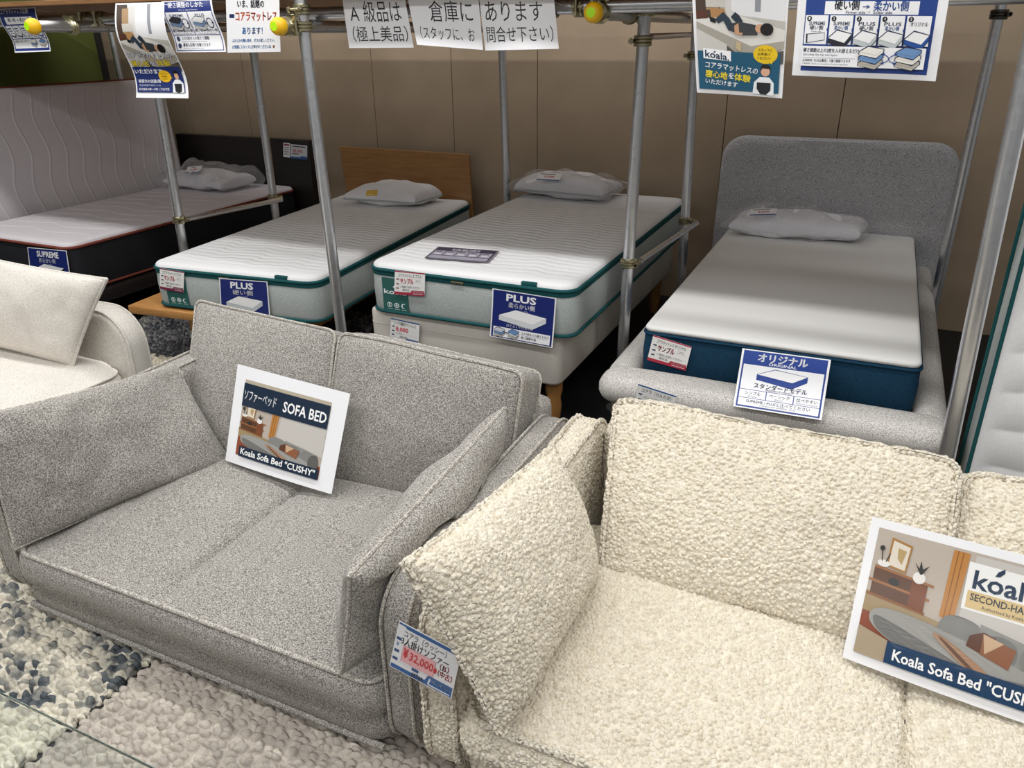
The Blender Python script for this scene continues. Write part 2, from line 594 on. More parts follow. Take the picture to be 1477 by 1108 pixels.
# ------------------------------------------------------------------ printed sheets
def text_mesh(body, bold=0.0, shear=0.0):
    c = bpy.data.curves.new('t', 'FONT')
    c.body = body
    c.resolution_u = 2
    c.offset = bold
    c.shear = shear
    o = bpy.data.objects.new('t', c)
    C.objects.link(o)
    bpy.context.view_layer.update()
    dg = bpy.context.evaluated_depsgraph_get()
    me = bpy.data.meshes.new_from_object(o.evaluated_get(dg))
    V = [(v.co.x, v.co.y) for v in me.vertices]
    F = [tuple(p.vertices) for p in me.polygons]
    bpy.data.objects.remove(o)
    bpy.data.curves.remove(c)
    bpy.data.meshes.remove(me)
    return V, F
def sheet(name, label, cat, TL, TR, BL, BR, items, paper='f2f2f4', bend=None, group=None, thick=.0006, gloss=.38, N=10, gap=.00035, strings=None, part_of=None):
    TL, TR, BL, BR = map(Vector, (TL, TR, BL, BR))
    nrm = ((BL - TR).cross(BR - TL)).normalized()
    mid = (TL + TR + BL + BR) / 4
    if nrm.dot(Vector((0, 0, CZ)) - mid) < 0:
        nrm = -nrm
    Wd = ((TR - TL).length + (BR - BL).length) / 2
    Hd = ((BL - TL).length + (BR - TR).length) / 2
    def S(u, v, k=0):
        p = (TL * (1 - u) + TR * u) * (1 - v) + (BL * (1 - u) + BR * u) * v
        h = bend(u, v) if bend else 0
        return p + nrm * (h + k)
    mb = MB()
    g = [S(i / N, j / N) for j in range(N + 1) for i in range(N + 1)]
    b = [S(i / N, j / N, -thick) for j in range(N + 1) for i in range(N + 1)]
    R = N + 1
    F = [(j * R + i, j * R + i + 1, (j + 1) * R + i + 1, (j + 1) * R + i) for j in range(N) for i in range(N)]
    o = R * R
    F2 = [tuple(o + k for k in q[::-1]) for q in F]
    lp = [i for i in range(N)] + [j * R + N for j in range(N)] + [N * R + i for i in range(N, 0, -1)] + [j * R for j in range(N, 0, -1)]
    F3 = [(lp[k], lp[(k + 1) % len(lp)], o + lp[(k + 1) % len(lp)], o + lp[k]) for k in range(len(lp))]
    mb.add(g + b, F + F2 + F3, ink(paper, gloss))
    if part_of is not None:
        root = child(name, mb, part_of)
        if label:
            root['label'] = label
    else:
        root = mb.obj(name)
        tag(root, label, cat, group)
    gb, tb = MB(), MB()
    done = []
    step = 1.0 / N
    def put(target, tris, h, col):
        # split triangles to the grid size of the paper so that print follows its bend
        V, F, idx = [], [], {}
        def vid(p):
            k = (round(p[0], 6), round(p[1], 6))
            if k not in idx:
                idx[k] = len(V)
                V.append(S(p[0], p[1], h))
            return idx[k]
        st = list(tris)
        while st:
            t = st.pop()
            if bend:
                d = [math.dist(t[q], t[(q + 1) % 3]) for q in range(3)]
                k = d.index(max(d))
                if d[k] > step * 1.05:
                    a_, b_, c_ = t[k], t[(k + 1) % 3], t[(k + 2) % 3]
                    m_ = ((a_[0] + b_[0]) / 2, (a_[1] + b_[1]) / 2)
                    st += [(a_, m_, c_), (m_, b_, c_)]
                    continue
            F.append(tuple(vid(p) for p in t))
        target.add(V, [f for f in F if len(set(f)) == 3], ink(col, gloss))
    def fan(P):
        from mathutils.geometry import tessellate_polygon
        return [tuple(P[q] for q in t) for t in tessellate_polygon([[Vector((x, y, 0)) for x, y in P]])]
    def clamp(P):
        return [(min(.985, max(.015, x)), min(.985, max(.015, y))) for x, y in P]
    for it in items:
        k = it[0]
        if k == 't':
            _, body, x0, x1, yb, sz, col = it[:7]
            bold = it[7] if len(it) > 7 else 0
            sh = it[8] if len(it) > 8 else 0
            slope = it[9] if len(it) > 9 else 0
            cjk, it7 = any(ord(q) > 0x2e80 for q in body), bold
            V, Fc = text_mesh(body, 0 if cjk else bold, sh)
            if not V:
                continue
            mx0, mx1 = min(p[0] for p in V), max(p[0] for p in V)
            sx, sy = (x1 - x0) / (mx1 - mx0), sz / .72
            VV = [(x0 + (p[0] - mx0) * sx, yb - p[1] * sy + slope * (p[0] - mx0) * sx) for p in V]
            tris0 = [tuple(VV[q] for q in (f[0], f[n], f[n + 1])) for f in Fc for n in range(1, len(f) - 1)]
            tris = tris0
            if cjk and it7 > .004:
                e = it7 * sy * 1.1
                tris = [tuple((p[0] + dx * e * Hd / Wd, p[1] + dy * e) for p in t) for dx, dy in ((-1, 0), (1, 0), (0, -.8), (0, .8)) for t in tris0]
            bb = (x0, min(p[1] for p in VV), x1, max(p[1] for p in VV))
        else:
            if k == 'r':
                _, x0, y0, x1, y1, col = it
                polys = [[(x0, y0), (x1, y0), (x1, y1), (x0, y1)]]
            elif k == 'p':
                _, P, col = it
                polys = [clamp(P)]
            elif k == 's':                      # rounded polygon
                _, P, col = it
                for _k in range(3):
                    P = [q for n in range(len(P)) for q in (tuple(.75 * P[n][w_] + .25 * P[(n + 1) % len(P)][w_] for w_ in (0, 1)), tuple(.25 * P[n][w_] + .75 * P[(n + 1) % len(P)][w_] for w_ in (0, 1)))]
                polys = [clamp(P)]
            elif k == 'e':
                _, cx, cy, rx, ry, col = it
                polys = [[(cx + rx * math.cos(q * math.pi / 10), cy + ry * math.sin(q * math.pi / 10)) for q in range(20)]]
            else:                               # 'l': stroke along points, width in sheet-height units
                _, P, w, col = it
                polys = []
                for (xa, ya), (xb, yb) in zip(P, P[1:]):
                    dx, dy = (xb - xa) * Wd, (yb - ya) * Hd
                    L = math.hypot(dx, dy) or 1
                    ox, oy = -dy / L * w * Hd / 2 / Wd, dx / L * w / 2
                    polys.append([(xa + ox, ya + oy), (xb + ox, yb + oy), (xb - ox, yb - oy), (xa - ox, ya - oy)])
            tris = [t for P in polys for t in fan(P)]
            xs = [p[0] for P in polys for p in P]
            ys = [p[1] for P in polys for p in P]
            bb = (min(xs), min(ys), max(xs), max(ys))
        lv = 1 + max([q[1] for q in done if q[0][0] < bb[2] and q[0][2] > bb[0] and q[0][1] < bb[3] and q[0][3] > bb[1]] or [0])
        done.append((bb, lv))
        put(tb if k == 't' else gb, tris, lv * gap, col)
    if gb.v:
        child('printed_graphics', gb, root, smooth=False)
    if tb.v:
        child('lettering', tb, root, smooth=False)
    if strings:
        sb = MB()
        for u, P in strings:
            a = S(u, .02, .001)
            P = Vector(P)
            m = (a + P) / 2 + nrm * .02
            sb.tube([a, m, P], .0009, M['nylon'], n=5)
        child('hanging_string', sb, root)
    return root
# ------------------------------------------------------------------ the setting
m = MB(); m.box(-7, 3.5, -2, 5.2, -.05, 0, M['floor']); m.obj('floor', False, kind='structure')
WY = 4.9
seams = [-7.0] + [at(px, py, y=WY).x for px, py in ((269, 142), (347, 83), (544, 200), (655, 200), (775, 130), (1049, 145), (1220, 116), (1405, 150))] + [1.55, 2.3, 3.5]
m = MB()
m.box(-7, 3.5, WY + .012, WY + .08, 0, 3.0, M['seam'])
for a, b in zip(seams, seams[1:]):
    m.box(a + .002, b - .002, WY, WY + .012, 0, 3.0, M['wall'], bev=.003)
m.obj('wall_back', False, kind='structure')
m = MB(); m.box(-6.12, -6.0, -1, WY, 0, 3.0, M['darkwall']); m.obj('wall_left', False, kind='structure')
yo = at(144, 90, x=-5.975).y
m = MB(); m.box(-5.998, -5.975, .6, yo, at(70, 124, x=-5.975).z, 2.4, M['olive'])
tag(m.obj('partition_panel', False), 'olive green panel on the dark wall above the upright mattress at left', 'panel')

# ------------------------------------------------------------------ scaffold rack
PR = .0243
def clamp_mb(c, ax=(0, 0, 1), out=(1, 0, 0), mat='zinc'):
    c, ax, out = Vector(c), Vector(ax).normalized(), Vector(out).normalized()
    b = MB()
    w = ax.cross(out)
    ring = lambda cc, r, k: [cc + (out * math.cos(g * math.pi / 8) + w * math.sin(g * math.pi / 8)) * r for g in range(16)]
    for k in (-.012, 0, .012):
        b.tube(ring(c + ax * k, PR + .004, 0), .0075, M[mat], closed=True, n=6)
    j = c + out * (PR + .016)
    b.tube([j - w * .034, j + w * .034], .006, M[mat], n=8)
    b.tube([j - w * .034, j - w * .022], .011, M[mat], n=6)
    b.tube([j + w * .02, j + w * .03], .011, M[mat], n=6)
    b.tube([j - ax * .02 - out * .012, j + ax * .02 - out * .012], .009, M[mat], n=6)
    return b
def pole(label, pts, y, clamps=(), group='upright scaffold poles', top=1.735, mat='zinc'):
    a, b = at(*pts[0], y=y), at(*pts[1], y=y)
    d = (b - a) / (b.z - a.z)
    p0, p1 = a - d * a.z, a + d * (top - a.z)
    t = thing('scaffold_pole', label, 'pole', p0, group)
    m = MB(); m.tube([p0 + d * .004, p1], PR, M['steel'], n=20); child('pipe', m, t)
    m = MB(); m.lathe([(.06, 0), (.06, .006), (.03, .008), (.028, .03)], M['steel'], Matrix.Translation(p0)); child('foot_plate', m, t)
    for z, out in clamps:
        child('clamp', clamp_mb(p0 + d * z, d, out, mat), t)
    return p0, d
pa = pole('galvanized front scaffold pole between the two pale green trimmed mattresses', ((450.2, 135.4), (491.4, 468)), 2.68, [(1.64, (-1, 0, 0)), (1.70, (0, -1, 0))])
pb = pole('galvanized front scaffold pole between the ivory bed base and the navy mattress', ((926.9, 67.7), (897.8, 509)), 3.15, [(1.575, (-1, 0, 0)), (.70, (1, 0, 0)), (1.68, (1, 0, 0))])
pc = pole('thin looking rear scaffold pole beside the plastic wrapped pillow of the ivory bed', ((724.4, 76), (731.5, 286)), 4.49, [(1.66, (0, -1, 0))])
pd = pole('rear scaffold pole at the left of the rounded grey headboard', ((1000.9, 101), (983.4, 396)), 4.1, [(.69, (1, 0, 0)), (1.5, (-1, 0, 0))])
pe = pole('rear scaffold pole at the right of the rounded grey headboard', ((1439, 27), (1360, 383)), 4.25, [(1.66, (1, 0, 0))], mat='darkiron')
pf = pole('nearest scaffold pole, beside the upright mattress at the right edge', ((1418, 405), (1371, 631)), 2.4, [(1.7, (0, -1, 0))], top=1.77)
pg = pole('front scaffold pole in front of the black sided mattress', ((230, 142), (257, 310)), 3.05, [(.70, (1, 0, 0)), (1.66, (-1, 0, 0))])
ph = pole('rear scaffold pole near the pillow side of the black sided bed', ((367, 81), (394, 283)), 3.8, [(.69, (1, 0, 0)), (1.6, (0, -1, 0))])
ph2 = pole('far scaffold pole standing in front of the green panel corner', ((163, 60), (174, 112)), 4.74, [], top=1.735)

def bar(label, a, b, r=PR, cap=None, clamps=(), group=None, mat='zinc'):
    a, b = Vector(a), Vector(b)
    t = thing('scaffold_bar', label, 'pipe', a, group)
    m = MB(); m.tube([a, b], r, M['steel'], n=18); child('pipe', m, t)
    d = (b - a).normalized()
    if cap:
        q = d.to_track_quat('Z', 'Y').to_matrix().to_4x4()
        m = MB(); m.lathe([(.018, -.020), (.027, -.012), (.033, .0), (.0335, .016), (.030, .026), (.026, .03)], M['yellow'], Matrix.Translation(a) @ q, 24)
        c = child('end_cap', m, t); c['label'] = 'yellow rubber end cap'
        m = MB(); m.lathe([(.0165, -.0215), (.0165, -.0195)], M['lime'], Matrix.Translation(a) @ q, 20)
        c = child('cap_dot', m, c); c['label'] = 'lime green dot on the cap'
    for k, out in clamps:
        child('clamp', clamp_mb(a + d * k, d, out, mat), t)
    return t
gy = 'yellow capped scaffold bars'
cl = at(45, 38, x=-3.48); bar('yellow capped bar in front of the olive green panel', cl, (cl.x, 4.8, cl.z), cap=1, clamps=[(.2, (0, 0, 1))], group=gy)
ca = at(400, 38, x=-2.185); bar('yellow capped bar clamped to the pole left of the three white stock signs', ca, (ca.x, 4.8, ca.z), cap=1, clamps=[(.06, (1, 0, 0)), (.115, (0, 0, 1))], group=gy)
cb = at(855, 18, x=-.965); bar('yellow capped bar above the ivory bed, nearest the centre of the photo', cb, (cb.x, 4.8, cb.z), cap=1, clamps=[(.075, (0, 0, 1)), (.42, (1, 0, 0))], group=gy)
bar('long horizontal scaffold bar under the front edge of the plywood shelf', (-5.9, 2.84, 1.69), (1.7, 2.84, 1.69), clamps=[(2.35, (0, -1, 0)), (2.45, (0, -1, 0)), (3.45, (0, -1, 0)), (4.75, (0, -1, 0)), (4.85, (0, -1, 0))])
u0, u1 = at(938, 53, y=3.2), at(996, 50, y=4.05)
bar('thin upper brace between the two poles left of the teal bottomed poster', u0, u1, r=.012)
z = .69
bar('thin low brace joining the two poles left of the navy mattress bed', at(909, 375, z=z) + Vector((.045, 0, 0)), at(992, 321, z=z) + Vector((.045, 0, 0)), r=.014)
bar('thin low brace in front of the black sided mattress', at(258, 316, z=z) + Vector((.045, 0, 0)), at(398, 287, z=z) + Vector((.045, 0, 0)), r=.014)
bar('scaffold bar above the hanging diagrams, over the grey headboard bed', (-.75, 2.47, 1.80), (1.7, 2.47, 1.80))

m = MB(); m.box(-5.9, .36, 2.66, 4.32, 1.747, 1.768, M['ply'], bev=.002)  # rear edge stops short of the wall, a gap added to let light down
tag(m.obj('shelf_board', False), 'plywood shelf board lying on the scaffold bars above the beds', 'shelf')
b0 = at(110, -4, z=1.80)
m = MB()
cushion(m, (-3.55, 2.68, 1.805), (-3.10, 2.68, 1.805), (-3.10, 3.1, 1.81), (-3.55, 3.1, 1.81), .05, .02, M['film'], wr=.02, n=20, m=16)
tag(m.obj('plastic_bundle'), 'clear plastic wrapped bundle on the shelf edge at top left', 'packaging')

# ------------------------------------------------------------------ mattresses and beds
def FM(x, y, deg):
    return Matrix.Translation((x, y, 0)) @ Matrix.Rotation(math.radians(deg), 4, 'Z')
def placer(T, w, l):
    c = T @ Matrix.Translation((w / 2, l / 2, 0))
    return lambda p: c @ p
def outline(T, w, l, r, d, z):
    c = T @ Matrix.Translation((w / 2, l / 2, 0))
    return [c @ Vector((x, y, z)) for x, y in rrect(w / 2, l / 2, r, d)]
def mattress(kind, label, T, z0, z1, group=None, w=.97, l=1.95, per=.052):
    org = T @ Vector((w / 2, l / 2, z0))
    t = thing('mattress', label, 'mattress', org, group)
    f = placer(T, w, l)
    a, b, r = w / 2, l / 2, .07
    side = {'plus': 'plusside', 'supreme': 'blackside', 'original': 'navy'}[kind]
    pm = {'plus': 'teal', 'supreme': 'redpipe', 'original': 'navy'}[kind]
    if kind == 'original':
        r = .035
    m = MB()
    m.slab(a, b, r, [(.02, z1 - .02), (.004, z1 - .022), (.0, z1 - .04), (-.004, (z0 + z1) / 2), (0, z0 + .03), (.006, z0 + .008), (.02, z0)], 24, 40, M[side], f)
    child('side_cover', m, t)
    m = MB()
    if kind == 'plus':
        def q(x, y):
            e = min(1, (a - abs(x)) / .06, (b - abs(y)) / .06)
            u = (y + .014 * math.sin(2 * math.pi * x / .30) + .006 * math.sin(2 * math.pi * x / .13 + y * 9)) / per
            return max(0, e) * (.0042 * min(1.6, per / .052) * abs(math.sin(math.pi * u)) ** .75 - .004) + .004 * max(0, e)
        m.slab(a, b, r, [(.03, z1), (.012, z1 - .003), (.002, z1 - .012), (.0, z1 - .024), (.012, z1 - .028)], 56, 300, M['quilt'], f, topf=q)
    elif kind == 'supreme':
        def q(x, y):
            e = min(1, (a - abs(x)) / .05, (b - abs(y)) / .05)
            u = (y + .022 * math.sin(2 * math.pi * x / .44)) / .13
            d = (u - round(u)) * .13
            return max(0, e) * .0035 * math.exp(-(d / .0045) ** 2)
        m.slab(a, b, r, [(.03, z1), (.012, z1 - .003), (.002, z1 - .012), (.0, z1 - .024), (.012, z1 - .028)], 80, 430, M['quiltpink'], f, topf=q)
    else:
        m.slab(a, b, r, [(.012, z1), (.004, z1 - .002), (.0, z1 - .01), (.004, z1 - .02), (.012, z1 - .024)], 20, 40, M['ribbed'], f,
               topf=lambda x, y: .004 * (1 - (x / a) ** 2) * (1 - (y / b) ** 2))
    child('top_cover', m, t)
    m = MB()
    m.tube(outline(T, w, l, r, .002, z1 - .028), .0085 if kind != 'original' else .005, M[pm], closed=True, n=8)
    child('top_piping', m, t)
    if kind == 'plus':
        m = MB()
        m.slab(a, b, r, [(.01, z1 - .03), (-.0035, z1 - .033), (-.0045, z1 - .043), (-.0035, z1 - .053), (.01, z1 - .056)], 4, 4, M['teal'], f)
        child('border_band', m, t)
        m = MB(); m.tube([f(Vector((x, -b - .006, z1 - .043))) for x in (-.06, 0.0)], .006, M['zinc'], n=6); child('zip_pull', m, t)
        m = MB(); m.box(w * .77, w * .84, -.004, .016, z1 - .022, z1 - .004, M['teal'], T=T, bev=.002); q_ = child('side_tab', m, t); q_['label'] = 'small teal tab sewn at the top edge'
    if kind != 'original':
        m = MB(); m.tube(outline(T, w, l, r, .001, z0 + .012), .0075, M[pm], closed=True, n=8); child('bottom_piping', m, t)
    return t, f
def logo_panel(t, T, w, z0, z1, x0=.075, x1=.205, word=True):
    P = lambda x, z: T @ Vector((x, -.0055, z))
    it = [('e', .25, .80, .10, .075, 'dfe9e6'), ('e', .25, .80, .075, .055, '215a55'), ('r', .23, .73, .27, .86, 'dfe9e6'),
          ('e', .53, .80, .10, .075, 'dfe9e6'), ('e', .53, .80, .07, .052, '215a55'), ('e', .53, .80, .04, .03, 'dfe9e6'),
          ('e', .81, .80, .10, .075, 'dfe9e6'), ('e', .84, .80, .08, .06, '215a55'), ('r', .15, .91, .36, .925, 'a9c4bf'), ('r', .43, .91, .64, .925, 'a9c4bf'), ('r', .71, .91, .92, .925, 'a9c4bf')]
    if word:
        it += [('t', 'koala', .06, .95, .47, .14, 'eef4f2', .012), ('p', [(.42, .27), (.50, .19), (.51, .27)], 'eef4f2')]
    sheet('logo_panel', 'dark teal sewn panel with white logo and care icons', None, P(x0, z1), P(x1, z1), P(x0, z0), P(x1, z0), it, paper='215a55', part_of=t, gloss=.7, N=2)
def bed_pillow(label, pts, z, tf, seed, wrap=True, mat='pillow', trim=None, group=None, wrapgrow=.05, wwr=.035):
    # pts: front-left, front-right, back-right, back-left on the mattress (x, y)
    P = [Vector((x, y, z + .055)) for x, y in pts]
    c = sum(P, Vector()) / 4
    t = thing('pillow', label, 'pillow', (c.x, c.y, z + .002), group)
    flat = lambda p, s, q: Vector((p.x, p.y, max(p.z, z + .004 + .003 * (s * s + q * q))))
    m = MB()
    cushion(m, *P, tf, .06, M[mat], n=28, m=20, wr=.014, seed=seed, sag=flat, pinch=.02, pw=.3)
    child('pillow_body', m, t)
    if trim:
        m = MB()
        P2 = [Vector((x, y, z + .05)) for x, y in pts]
        path = cushion(MB(), *P2, tf, .06, M[mat], n=28, m=20, seed=seed, pinch=.015)
        m.tube([p + Vector((0, 0, -.006)) for p in path], .006, M[trim], closed=True, n=6)
        child('trim', m, t)
    if wrap:
        g = wrapgrow
        Q = [p + (p - c).normalized() * g for p in P]
        m = MB()
        cushion(m, *Q, tf + .018, .058, M['film'], n=40, m=30, wr=wwr, seed=seed + 9, pw=.3, sag=lambda p, s, q: Vector((p.x, p.y, max(p.z, z + .002))))
        w = child('plastic_wrap', m, t); w['label'] = 'crinkled clear plastic bag'
    return t

# navy sided bed with the rounded upholstered headboard, at the right
TN = FM(-.724, 2.753, .15)
mattress('original', 'white topped mattress with navy sides, on the grey upholstered bed', TN, .361, .571)
t = thing('upholstered_bed', 'light grey upholstered bed frame with tall rounded headboard under the navy mattress', 'bed', (-.24, 3.7, 0))
m = MB()
hb = quadmap((-.845, 4.74, .2), (.385, 4.74, .2), (.385, 4.80, 1.055), (-.845, 4.80, 1.055), .615, .43)
m.slab(.615, .43, .13, [(.012, .05), (.002, .044), (-.004, .02), (0, -.01), (.01, -.03)], 12, 10, M['headfab'], hb, topf=lambda x, y: .006 * (1 - (x / .615) ** 4))
h = child('headboard', m, t); h['label'] = 'tall rounded grey headboard'
m = MB(); m.tube([hb(Vector((x, y, .03))) for x, y in rrect(.615, .43, .13, -.002)], .005, M['headfab'], closed=True, n=6); child('headboard_piping', m, h)
def rail(x0, x1, y0, y1, z0, z1, r):
    b = MB()
    b.box(x0, x1, y0, y1, z0, z1, M['framefab'], bev=r)
    return b
def padded(x0, x1, y0, y1, z0, z1):
    b = MB()
    a_, b_ = (x1 - x0) / 2, (y1 - y0) / 2
    h = (z1 - z0) / 2
    pr = [(h * (1 - math.cos(g)) * .9, (z0 + z1) / 2 + h * math.sin(g)) for g in [math.radians(q) for q in (90, 65, 40, 15, -15, -40, -65, -90)]]
    pr = [(h * .9 - h * .9 * math.cos(g), (z0 + z1) / 2 + h * math.sin(g)) for g in [math.radians(q) for q in (88, 65, 40, 15, -15, -40, -65, -88)]]
    return b.slab(a_, b_, min(a_, b_) * .8, pr, 10, 10, M['framefab'], lambda p: p + Vector(((x0 + x1) / 2, (y0 + y1) / 2, 0)), nc=8)
child('foot_rail', padded(-.85, .362, 2.545, 2.735, .305, .418), t)
child('side_rail', padded(-.85, -.728, 2.68, 4.74, .305, .416), t)
child('side_rail', padded(.25, .362, 2.68, 4.74, .305, .416), t)
m = MB(); m.box(-.72, .24, 2.74, 4.7, .33, .355, M['palewood']); child('slat_deck', m, t)
m = MB(); m.box(-.79, .30, 2.60, 4.7, .10, .315, M['palewood']); child('plinth', m, t)
for x in (-.70, .21):
    for y in (2.72, 4.55):
        m = MB(); m.box(x - .04, x + .04, y - .04, y + .04, 0, .11, M['oakz']); child('leg', m, t)
bed_pillow('white pillow in crinkled clear plastic on the navy sided mattress', [(-.70, 4.33), (-.03, 4.37), (.0, 4.66), (-.67, 4.62)], .571, .085, 3, wrapgrow=.05)

# teal trimmed mattress on the ivory base, in the middle
TM = FM(-1.985, 2.739, .3)
tm, fm_ = mattress('plus', 'white quilted mattress with teal piping on the ivory bed base', TM, .466, .696, group=None)
logo_panel(tm, TM, .97, .482, .636)
t = thing('bed_base', 'ivory fabric bed base on wooden legs under the middle mattress', 'bed base', (-1.53, 3.7, 0))
m = MB(); m.slab(.472, .965, .045, [(.012, .466), (.003, .463), (0, .452), (0, .255), (.004, .245), (.012, .242)], 10, 10, M['base'], lambda p: p + Vector((-1.545, 3.725, 0))); child('box_base', m, t)
m = MB(); m.tube([Vector((-1.545 + x, 3.725 + y, .405 - .0)) for x, y in rrect(.472, .965, .045, .0005)], .0016, M['base'], closed=True, n=5); child('seam', m, t)
for x in (-1.93, -1.14):
    for y in (2.87, 4.55):
        m = MB(); m.lathe([(.022, 0), (.03, .04), (.036, .10), (.030, .14), (.038, .17), (.04, .243)], M['oakz'], Matrix.Translation((x, y, 0))); child('leg', m, t)
bed_pillow('plastic wrapped pillow with a price slip on the middle mattress', [(-2.0, 4.33), (-1.42, 4.30), (-1.40, 4.62), (-1.98, 4.64)], .70, .085, 5, trim='plusside', wrapgrow=.045)

# teal trimmed mattress on the oak platform, at the left
TL_ = FM(-3.262, 2.66, 5.65)
tl, fl_ = mattress('plus', 'white quilted mattress with teal piping on the oak platform bed', TL_, .348, .578)
logo_panel(tl, TL_, .97, .364, .518, .085, .215, word=False)
t = thing('platform_bed', 'honey oak platform bed with brown wooden headboard', 'bed', TL_ @ Vector((.48, 1, 0)))
m = MB(); m.box(-.17, .90, -.03, 2.02, .298, .342, M['oak'], T=TL_, bev=.006); child('platform', m, t)
for x, y in ((.10, .17), (.80, .12), (.04, 1.85), (.80, 1.85)):
    m = MB()
    for (r0, zz0), (r1, zz1) in (((.028, .017 if y < 1 else 0), (.046, .298)),):
        V = []
        for r_, zz in ((r0, zz0), (r1, zz1)):
            for sx, sy in ((-1, -1), (1, -1), (1, 1), (-1, 1)):
                V.append(TL_ @ Vector((x + sx * r_, y + sy * r_, zz)))
        m.add(V, [(0, 1, 5, 4), (1, 2, 6, 5), (2, 3, 7, 6), (3, 0, 4, 7), (3, 2, 1, 0), (4, 5, 6, 7)], M['oakz'])
    child('leg', m, t, False)
m = MB()
hq = quadmap(at(505, 300, y=4.70), at(684, 330, y=4.70), at(677, 222, y=4.80), at(490, 211, y=4.80), .53, .25)
m.slab(.53, .25, .012, [(.004, .012), (0, .008), (0, -.008), (.004, -.012)], 4, 4, M['headwood'], hq)
h = child('headboard', m, t); h['label'] = 'brown wooden headboard'
bed_pillow('white pillow with a yellow label on the oak platform bed', [(-3.20, 4.22), (-2.67, 4.26), (-2.64, 4.56), (-3.13, 4.60)], .578, .085, 8, wrap=False, trim='plusside')

# black sided mattress bed, far left
TB = FM(-5.0, 2.79, 0)
mattress('supreme', 'mauve white topped mattress with black sides and rust piping lying on the black bed', TB, .28, .565)
t = thing('black_bed', 'black wooden bed frame with headboard under the black sided mattress', 'bed', (-4.5, 3.75, 0))
m = MB(); m.box(-5.24, -3.90, 4.78, 4.84, .02, .90, M['blackwood'], bev=.006); child('headboard', m, t)
m = MB(); m.box(-5.40, -3.98, 2.83, 4.78, .20, .275, M['blackwood']); child('frame', m, t)
for x in (-4.98, -4.06):
    for y in (2.92, 4.68):
        m = MB(); m.box(x - .035, x + .035, y - .035, y + .035, 0, .2, M['blackwood']); child('leg', m, t)
bed_pillow('pillow in loose clear plastic on the black sided mattress', [(-4.90, 4.27), (-4.32, 4.27), (-4.30, 4.62), (-4.86, 4.62)], .565, .085, 12, wrapgrow=.07, wwr=.05)

# the mattress on edge at the far left
TE = Matrix.Translation((-5.06, 2.70, .30)) @ Matrix.Rotation(math.radians(-3), 4, 'Y') @ Matrix.Rotation(math.radians(90), 4, 'Y') @ Matrix.Translation((-1.03, 0, 0))
mattress('supreme', 'mauve white mattress with wavy quilting standing on its long edge at far left', TE, -.26, -.01, w=1.03, l=1.95)

# the mattress on end at the right edge
TR_ = Matrix.Translation((.425, 2.52, .014)) @ Matrix.Rotation(math.radians(-1.85), 4, 'X') @ Matrix.Rotation(math.radians(90), 4, 'X')
mattress('plus', 'white quilted mattress with teal piping standing on end at the right edge', TR_, -.24, 0.0, per=.13)
# ------------------------------------------------------------------ sofas
def subdiv(o, lv):
    s = o.modifiers.new('smooth', 'SUBSURF')
    s.levels = s.render_levels = lv
def arm_panel(x0, x1, y0, y1, z0, z1, r, mat):
    # upright arm: rounded in the y-z plane, thickness along x
    b = MB()
    h = (x1 - x0) / 2
    f = lambda p: Vector(((x0 + x1) / 2 + p.z, (y0 + y1) / 2 + p.x, (z0 + z1) / 2 + p.y))
    a_, b_ = (y1 - y0) / 2, (z1 - z0) / 2
    e = min(.03, h * .8)
    pr = [(.03, h), (.012, h - .004), (.003, h - .014), (0, h - .024), (-.003, 0), (0, -h + .024), (.003, -h + .014), (.012, -h + .004), (.03, -h)]
    b.slab(a_, b_, r, pr, 40, 22, mat, f, nc=7, topf=lambda x, y: .008 * max(0, 1 - (x / a_) ** 4) * max(0, 1 - (y / b_) ** 4), botf=lambda x, y: -.008 * max(0, 1 - (x / a_) ** 4) * max(0, 1 - (y / b_) ** 4))
    return b, f, a_, b_, h
def seam_loop(f, a_, b_, r, z, d=.003, n=7):
    return [f(Vector((x, y, z))) for x, y in rrect(a_, b_, r, d, n, 16)]
def seat_block(x0, x1, y0, y1, z0, z1, mat, splits=(), crown=.03, r=.05, bulge=.012, nx=90, ny=60):
    b = MB()
    a_, b_ = (x1 - x0) / 2, (y1 - y0) / 2
    cx, cy = (x0 + x1) / 2, (y0 + y1) / 2
    ed = [x0] + list(splits) + [x1]
    def top(x, y):
        X = x + cx
        k = max(j for j in range(len(ed) - 1) if X >= ed[j] - 1e-6 or j == 0)
        u = (X - ed[k]) / (ed[k + 1] - ed[k])
        u = min(max(u, 0), 1)
        c = (4 * u * (1 - u)) ** .35 if splits else 1
        v = min(1, max(0, (y + b_) / .22))
        ex = min(1, max(0, (a_ - abs(x)) / .12))
        w = smoothstep(v) * smoothstep(ex)
        g = 0
        for s_ in splits:
            g -= .02 * math.exp(-((X - s_) / .007) ** 2) * smoothstep((y + b_ - .01) / .06)
        return crown * w * c + g + .003 * nz((X, y, 0), 5) * w
    h = z1 - z0
    pr = [(.014, z1)]
    for k in range(1, 8):
        q = k / 8
        pr.append((-.004 - bulge * math.sin(math.pi * q), z1 - h * q))
    pr.append((.012, z0))
    b.slab(a_, b_, r, pr, nx, ny, mat, lambda p: p + Vector((cx, cy, 0)), topf=top)
    edge = [Vector((cx + x, cy + y, z1 + .001)) for x, y in rrect(a_, b_, r, -.004, 6, 24)]
    return b, edge
